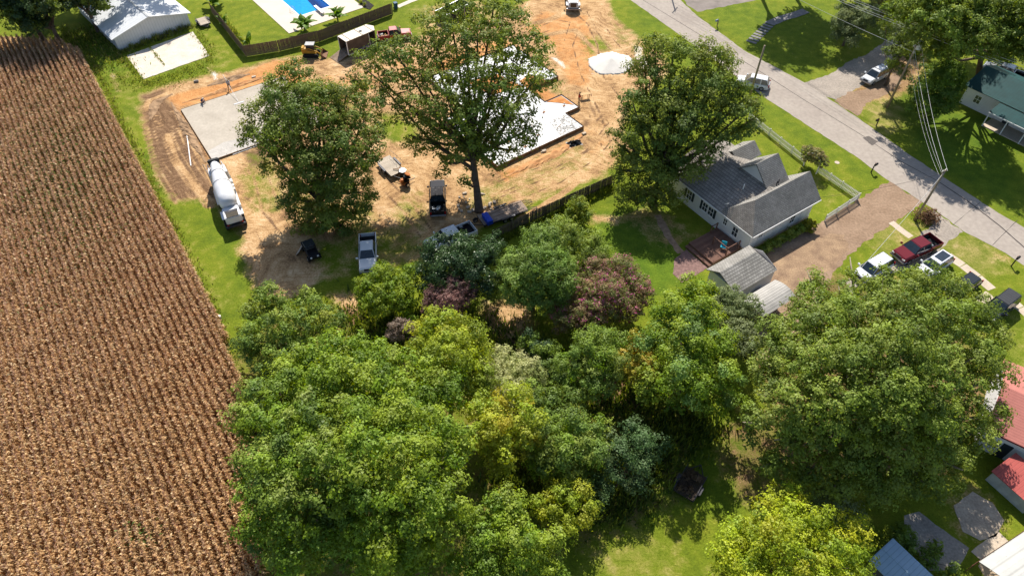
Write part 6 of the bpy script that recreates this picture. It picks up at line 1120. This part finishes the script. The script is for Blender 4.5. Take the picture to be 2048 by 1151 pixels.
# stones round the oak foot
for k in range(26):
    q = rnd.uniform(0, 6.28); rr = rnd.uniform(1.0, 2.4); c = P(958, 412)+Vector((math.cos(q)*rr*1.2, math.sin(q)*rr+.6, 0)); s = rnd.uniform(.12, .3)
    tag(MB().box(-s, s, -s*.7, s*.7, -.02, s*.7).build('bed_stone', M_conc, None, c, (0, 0, rnd.uniform(0, 3)), bevel=s*.3, seg=1), 'rough stone in the bed at the foot of the big oak', 'stone', 'stones at the foot of the big oak')
# brush pile at the roadside pole
bp_ = thing('brush_pile', 'heap of cut brown branches at the foot of the roadside pole', 'brush pile', P(1852, 438), 0)
M_twig = mat('dry twigs', (.17, .095, .05), .9, var=.4, scale=6)
for j in range(150):
    q = rnd.uniform(0, 6.28); rr = abs(rnd.gauss(0, .9)); a = Vector((math.cos(q)*rr, math.sin(q)*rr, max(.03, (1.15-rr*.55)*rnd.random()))); d = Vector(unit(1)[0]); d.z *= .45; ln = rnd.uniform(.4, 1.3)
    b_ = a+d*ln; b_.z = max(.02, b_.z); MB().tube([a, a.lerp(b_, .5)+Vector((0, 0, .08)), b_], [.03, .022, .008], 4).build('branch', M_twig, bp_)
Q, Cc = crown_quads([(np.array((0, 0, .45)), 1.4, .6), (np.array((.5, .2, .35)), 1.2, .5)], [(.18, .10, .05), (.24, .15, .07), (.13, .07, .04)], .18, .3, fill=.4); link('dead_leaves', quads_mesh('dead_leaves', Q, Cc, M_leaf), bp_)
# weeds round the barn pad and tall grass
def weeds(name, label, pts, n_, ht, pal, seed, wdt=.06, spread=.5):
    pal = np.array(pal); q = [np.array(p) for p in gp(pts)]; seg = [np.linalg.norm(q[i+1]-q[i]) for i in range(len(q)-1)]; pr = np.array(seg)/sum(seg)
    i = rng.choice(len(seg), n_, p=pr); t = rng.random(n_); qa = np.array(q); c = qa[i]*(1-t[:, None])+qa[i+1]*t[:, None]+rng.normal(0, spread, (n_, 2))
    clump = .5+.5*np.sin(c[:, 0]*2.3)*np.sin(c[:, 1]*1.9+1); h_ = ht*(.35+.9*clump)*rng.uniform(.5, 1.2, n_); a = rng.uniform(0, 6.28, n_); ln = h_*rng.uniform(.15, .6, n_); w_ = wdt*rng.uniform(.6, 1.4, n_)
    b0 = np.concatenate([c, np.zeros((n_, 1))], 1); dx = np.stack([np.cos(a)*ln, np.sin(a)*ln, h_], 1); sd = np.stack([-np.sin(a)*w_, np.cos(a)*w_, np.zeros(n_)], 1)
    Q = np.stack([b0-sd, b0+sd, b0+dx+sd*.3, b0+dx-sd*.3], 1); col = pal[rng.integers(0, len(pal), n_)]*rng.uniform(.6, 1.3, (n_, 1))
    o = link(name, quads_mesh(name, Q, col, M_leaf)); o['kind'] = 'stuff'; o['label'] = label; o['category'] = 'weeds'; return o
WG = [(.17, .23, .03), (.22, .26, .035), (.28, .29, .06), (.14, .19, .03)]
weeds('tall_weeds', 'tall weeds growing against the white barn front', [(243, 104), (300, 84), (384, 54)], 1300, .85, WG[:2]+[(.20, .18, .09)], 1, .05, .4)
weeds('tall_weeds', 'ragged weeds around the pale concrete pad', [(248, 112), (280, 158), (300, 168), (420, 120), (418, 100), (388, 64)], 1500, .28, WG, 2, .06, .5)
weeds('tall_weeds', 'yellow green weeds between the pad and the site', [(230, 150), (260, 170), (330, 168), (420, 135)], 1200, .22, WG, 3, .06, .9)
weeds('tall_weeds', 'weeds along the cracks of the concrete pad', [(296, 92), (330, 132)], 160, .3, WG, 4, .05, .12)
weeds('tall_weeds', 'dry grass fringe along the corn', [(170, 90), (230, 215), (330, 420), (440, 640), (470, 740)], 3000, .3, WG+[(.3, .26, .09)], 5, .06, .35)
weeds('tall_weeds', 'rank growth at the head of the corn', [(110, 70), (160, 85), (200, 60), (240, 130)], 2200, .5, WG+[(.26, .22, .08)], 6, .07, 1.6)
weeds('tall_weeds', 'plants at the foot of the pool fence', [(440, 30), (495, 100)], 500, .5, WG, 7, .08, .3)
weeds('tall_weeds', 'weeds along the weathered back fence', [(990, 484), (1100, 436), (1226, 374)], 2600, .6, WG[:2], 8, .06, .35)
weeds('tall_weeds', 'undergrowth beneath the thicket', [(700, 640), (850, 660), (1000, 700), (1100, 760), (1250, 800), (1350, 760)], 12000, .6, WG[:2]+[(.06, .10, .02)], 9, .09, 2.2)
weeds('tall_weeds', 'undergrowth along the right side of the thicket', [(1000, 960), (1150, 990), (1250, 990), (1320, 880), (1420, 840)], 6000, .8, WG[:2]+[(.06, .10, .02)], 10, .09, 1.5)
# ================================================================ POLES AND WIRES
M_pole = mat('pole wood', (.30, .24, .17), .9, var=.25, scale=2, bump=.3); M_wire = mat('aluminium wire', (.62, .61, .58), .5, .3); M_wired = mat('black cable', (.03, .03, .03), .6)
def pole(label, base, ht, arms=(), rz=0, r_=.15, lean=(0, 0)):
    t = thing('utility_pole', label, 'utility pole', base, 0, 'utility poles'); MB().tube([(0, 0, 0), (lean[0]*.5, lean[1]*.5, ht/2), (lean[0], lean[1], ht)], [r_, r_*.85, r_*.68], 10).build('pole', M_pole, t, smooth=True)
    for z, ln in arms:
        k = z/ht; a = MB().box(-ln/2, ln/2, -.06, .06, -.07, .07).build('crossarm', M_pole, t, (lean[0]*k, lean[1]*k+.16, z), (0, 0, rz))
        for s in (-.46, -.2, .2, .46): MB().cyl((s*ln, 0, .07), (s*ln, 0, .25), .045, n=8).build('insulator', M_trim, a)
    return t
AB = P(1774, 215); AZ = R(34)
pa_ = pole('tall utility pole with a transformer beside the drive across the road', AB, 11.9, ((11.6, 2.4), (9.6, 1.2)), AZ, .17)
MB().cyl((.1, -.45, 9.4), (.1, -.45, 10.6), .32, n=16).build('transformer', mat('transformer grey', (.55, .57, .58), .5), pa_)
MB().cyl((-.2, -.4, 8.8), (-.2, -.4, 9.1), .14, n=10).build('lamp', M_steel, pa_)
BB = P(1829, 440); pb_ = pole('leaning short utility pole beside the brush heap', BB, 7.6, ((7.3, .8),), AZ, .16, (.2, .1))
CB = P(1500, 190); pole('slim utility pole rising behind the tall oak by the road', CB, 7.9, (), 0, .17)
DB = P(1354, 22)+Vector((0, 12.1, 0)); pole('utility pole beyond the top edge', DB, 11.9, ((11.6, 2.4),), R(60), .17)
EB = AB+(AB-DB)*.62; EB = Vector((AB.x+26, AB.y-20, 0)); pole('utility pole beyond the right edge', EB, 11.5, ((11.2, 2.4),), AZ, .17)
def wire(label, a, b, sag, r_=.022, mt=None):
    pts = [a.lerp(b, i/12)-Vector((0, 0, sag*4*(i/12)*(1-i/12))) for i in range(13)]; o = pts[0]
    return tag(MB().tube([p-o for p in pts], r_, 5).build('power_line', mt or M_wire, None, o), label, 'wire', 'overhead wires')
def armpt(B_, z, s, rz): return B_+Vector((math.cos(rz)*s, math.sin(rz)*s+.16, z+.25))
for i, s in enumerate((-1.1, -.5, .5, 1.1)):
    wire(['upper wire on the outer left insulator above the road', 'upper wire on the inner left insulator above the road', 'upper wire on the inner right insulator above the road', 'upper wire on the outer right insulator above the road'][i], armpt(DB, 11.6, s, R(60)), armpt(AB, 11.6, s, AZ), 1.3)
    wire(['wire passing over the green roof, outer left', 'wire passing over the green roof, inner left', 'wire passing over the green roof, inner right', 'wire passing over the green roof, outer right'][i], armpt(AB, 11.6, s, AZ), armpt(EB, 11.2, s, AZ), .8)
for i, s in enumerate((-.5, .5)):
    wire(['left cable dropping from the tall pole to the leaning pole', 'right cable dropping from the tall pole to the leaning pole'][i], AB+Vector((s, -.3, 9.8)), BB+Vector((.2+s*.6, .1, 7.5)), .7, .016)
    wire(['left thin cable between the tall pole and the leaning pole', 'right thin cable between the tall pole and the leaning pole'][i], AB+Vector((s*.5-.3, -.2, 8.6)), BB+Vector((s*.4, .1, 6.9)), 1.0, .010)
wire('single low wire crossing above the shaded lawn', DB+Vector((0, 0, 8.6)), AB+Vector((-.2, 0, 8.8)), .8)
wire('pale service cable running from the leaning pole over the grass to the giant tree', BB+Vector((.2, .1, 7.3)), P(1700, 560, 4.0), .5, .02)
wire('thin dark cable from the leaning pole to the white house', BB+Vector((.2, .1, 7.2)), hl(11.4, .2, 3.2), .4, .015, M_wired)
# ================================================================ MAILBOXES
def mailbox(label, px, py, rz, c=None, arm=True):
    t = thing('mailbox', label, 'mailbox', P(px, py), rz, 'roadside mailboxes'); m = c or M_black
    MB().box(-.06, .06, -.06, .06, 0, 1.1).build('post', M_wood if c else M_dmetal, t); MB().box(-.05, .55, -.045, .045, .95, 1.04).build('arm', M_wood if c else M_dmetal, t)
    pr = [(-.12, 1.05), (.12, 1.05), (.12, 1.2)]+[(.12*math.cos(q), 1.2+.12*math.sin(q)) for q in np.linspace(.3, 2.84, 6)]+[(-.12, 1.2)]
    k = len(pr); MB().add([(.1, y, z) for y, z in pr]+[(.65, y, z) for y, z in pr], [tuple(range(k)), tuple(range(2*k-1, k-1, -1))]+[(i, (i+1) % k, (i+1) % k+k, i+k) for i in range(k)]).build('box', m, t); MB().box(.3, .42, .12, .14, 1.15, 1.36).build('flag', M_tail, t)
mailbox('black mailbox on the verge left of the brown drive', 1742, 345, R(35)); mailbox('black mailbox on the verge at the right edge', 2022, 532, R(35)); mailbox('dark mailbox across the road near the yellow grass patch', 1752, 252, R(215)); mailbox('pale blue mailbox on the shaded verge at the top', 1434, 53, R(215), mat('pale blue mailbox', (.30, .40, .50), .5))
tag(MB().cyl((0, 0, 0), (0, 0, .03), .32, n=16).build('drain_cover', M_conc, None, P(1674, 325)), 'round pale cover in the grass beyond the vine arch', 'cover')
# ================================================================ PEOPLE
SKIN = mat('skin', (.30, .17, .11), .6); 
def person(label, loc, rz, J, shirt, trous, hat=None, s=1.0):
    """J: joint dict; body is one skin-modifier surface, regions coloured per face"""
    t = thing('person', label, 'person', loc, rz); names = list(J); vs = [J[k][0] for k in names]; rad = [J[k][1] for k in names]; par = [J[k][2] for k in names]
    me = bpy.data.meshes.new('body'); me.from_pydata([tuple(c*s for c in v) for v in vs], [(names.index(p), i) for i, p in enumerate(par) if p], [])
    ob = link('body', me, None); md = ob.modifiers.new('skin', 'SKIN'); md.use_smooth_shade = True
    for i, sv in enumerate(me.skin_vertices[0].data): sv.radius = (rad[i]*s, rad[i]*s); sv.use_root = (i == 0)
    ob.modifiers.new('sub', 'SUBSURF').levels = 1; dg = bpy.context.evaluated_depsgraph_get(); nm = bpy.data.meshes.new_from_object(ob.evaluated_get(dg)); bpy.data.objects.remove(ob)
    for m in (SKIN, shirt, trous, M_black): nm.materials.append(m)
    V_ = np.array(vs)*s; reg = [J[k][3] for k in names]
    for p in nm.polygons: c = np.array(p.center); p.material_index = reg[int(((V_-c)**2).sum(1).argmin())]
    b_ = link('body', nm, t); hd = Vector(J['head'][0])*s
    MB().tube([hd+Vector((0, 0, .02)), hd+Vector((0, 0, .08)), hd+Vector((0, 0, .13))], [.125, .115, .05], 12).build('hat', hat or M_black, t, smooth=True); return t
def joints(lean=0, crouch=0, armL=None, armR=None, st=.16):
    h_ = .95-crouch*.45; a = lean; J = {}
    J['hip'] = ((0, 0, h_), .15, None, 2); J['waist'] = ((math.sin(a)*.2, 0, h_+.2*math.cos(a)), .145, 'hip', 1); ch_ = (math.sin(a)*.45, 0, h_+.45*math.cos(a)); J['chest'] = (ch_, .16, 'waist', 1)
    J['neck'] = ((math.sin(a)*.62, 0, h_+.60*math.cos(a)), .06, 'chest', 0); J['head'] = ((math.sin(a)*.75+.03, 0, h_+.76*math.cos(a)), .105, 'neck', 0); J['crown'] = ((math.sin(a)*.82+.03, 0, h_+.84*math.cos(a)), .08, 'head', 0)
    for s, nm, arm in ((1, 'l', armL), (-1, 'r', armR)):
        el, hn = arm or ((ch_[0]+.05, s*.28, ch_[2]-.2), (ch_[0]+.12, s*.28, ch_[2]-.46))
        J['sh'+nm] = ((ch_[0], s*.2, ch_[2]+.05), .075, 'chest', 1); J['el'+nm] = (el, .05, 'sh'+nm, 1); J['ha'+nm] = (hn, .035, 'el'+nm, 0); J['fi'+nm] = (tuple(np.array(hn)+(np.array(hn)-np.array(el))*.3), .03, 'ha'+nm, 0)
        kx = .1+crouch*.35; J['th'+nm] = ((0, s*.1, h_-.08), .1, 'hip', 2); J['kn'+nm] = ((kx, s*st, .48-crouch*.12), .07, 'th'+nm, 2); J['an'+nm] = ((-.02*(s)-crouch*.05, s*st, .09), .05, 'kn'+nm, 3); J['to'+nm] = ((.17-crouch*.05, s*st, .04), .04, 'an'+nm, 3)
    return J
CL = lambda nm, c: mat(nm, c, .9, var=.15)
sl_dir = SA-math.pi/2
flo = P(460, 179); d2 = P(478, 206, .2)-flo; fa = math.atan2(d2.y, d2.x)
person('worker in a pale shirt pushing a long handled float over the slab', flo, fa, joints(.25, 0, ((.35, .2, 1.15), (.55, .08, 1.0)), ((.3, -.2, 1.15), (.45, -.05, .98))), CL('grey shirt', (.45, .45, .46)), CL('dark trousers', (.04, .045, .06)), CL('straw hat', (.5, .42, .28)))
fl_ = thing('bull_float', 'long handled float resting on the wet slab', 'tool', P(478, 206, .2), fa); MB().tube([(.0, 0, .03), (-4.0, 0, .75), (-6.6, 0, 1.25)], .025, 6).build('handle', M_steel, fl_); MB().box(-.12, .12, -.75, .75, 0, .04).build('blade', M_steel, fl_)
person('worker in a dark blue shirt kneeling at the slab edge', P(405, 206), R(-40), joints(.9, 1.0, ((.55, .2, .55), (.75, .1, .3)), ((.55, -.2, .55), (.72, -.12, .3))), CL('navy shirt', (.05, .05, .12)), CL('blue jeans', (.05, .07, .14)), CL('white cap', (.6, .6, .6)))
person('worker in a red shirt beside the board on the site track', P(1157, 207), R(20), joints(.1, 0, ((.2, .25, 1.15), (.42, .22, 1.05)), ((.2, -.25, 1.15), (.42, -.2, 1.05))), CL('red shirt', (.36, .05, .03)), CL('tan shorts', (.40, .30, .20)))
person('worker in a white shirt half hidden left of the big oak crown', P(710, 186), R(200), joints(.05), CL('white shirt', (.62, .62, .63)), CL('grey trousers', (.12, .12, .14)))
pk = thing('board_stack', 'tan board on trestles beside the worker in red', 'boards', P(1170, 196), R(15))
for k in range(4): MB().box(-.75, .75, -.05+.16*k-.25, .09+.16*k-.25, .7, .74).build('board', mat('new lumber', (.55, .36, .18), .8, var=.15), pk)
for x in (-.55, .55): MB().box(x-.05, x+.05, -.3, .4, .6, .698).build('bearer', M_wood, pk); MB().box(x-.03, x+.03, -.25, -.18, 0, .6).build('leg', M_wood, pk); MB().box(x-.03, x+.03, .28, .35, 0, .6).build('leg', M_wood, pk)
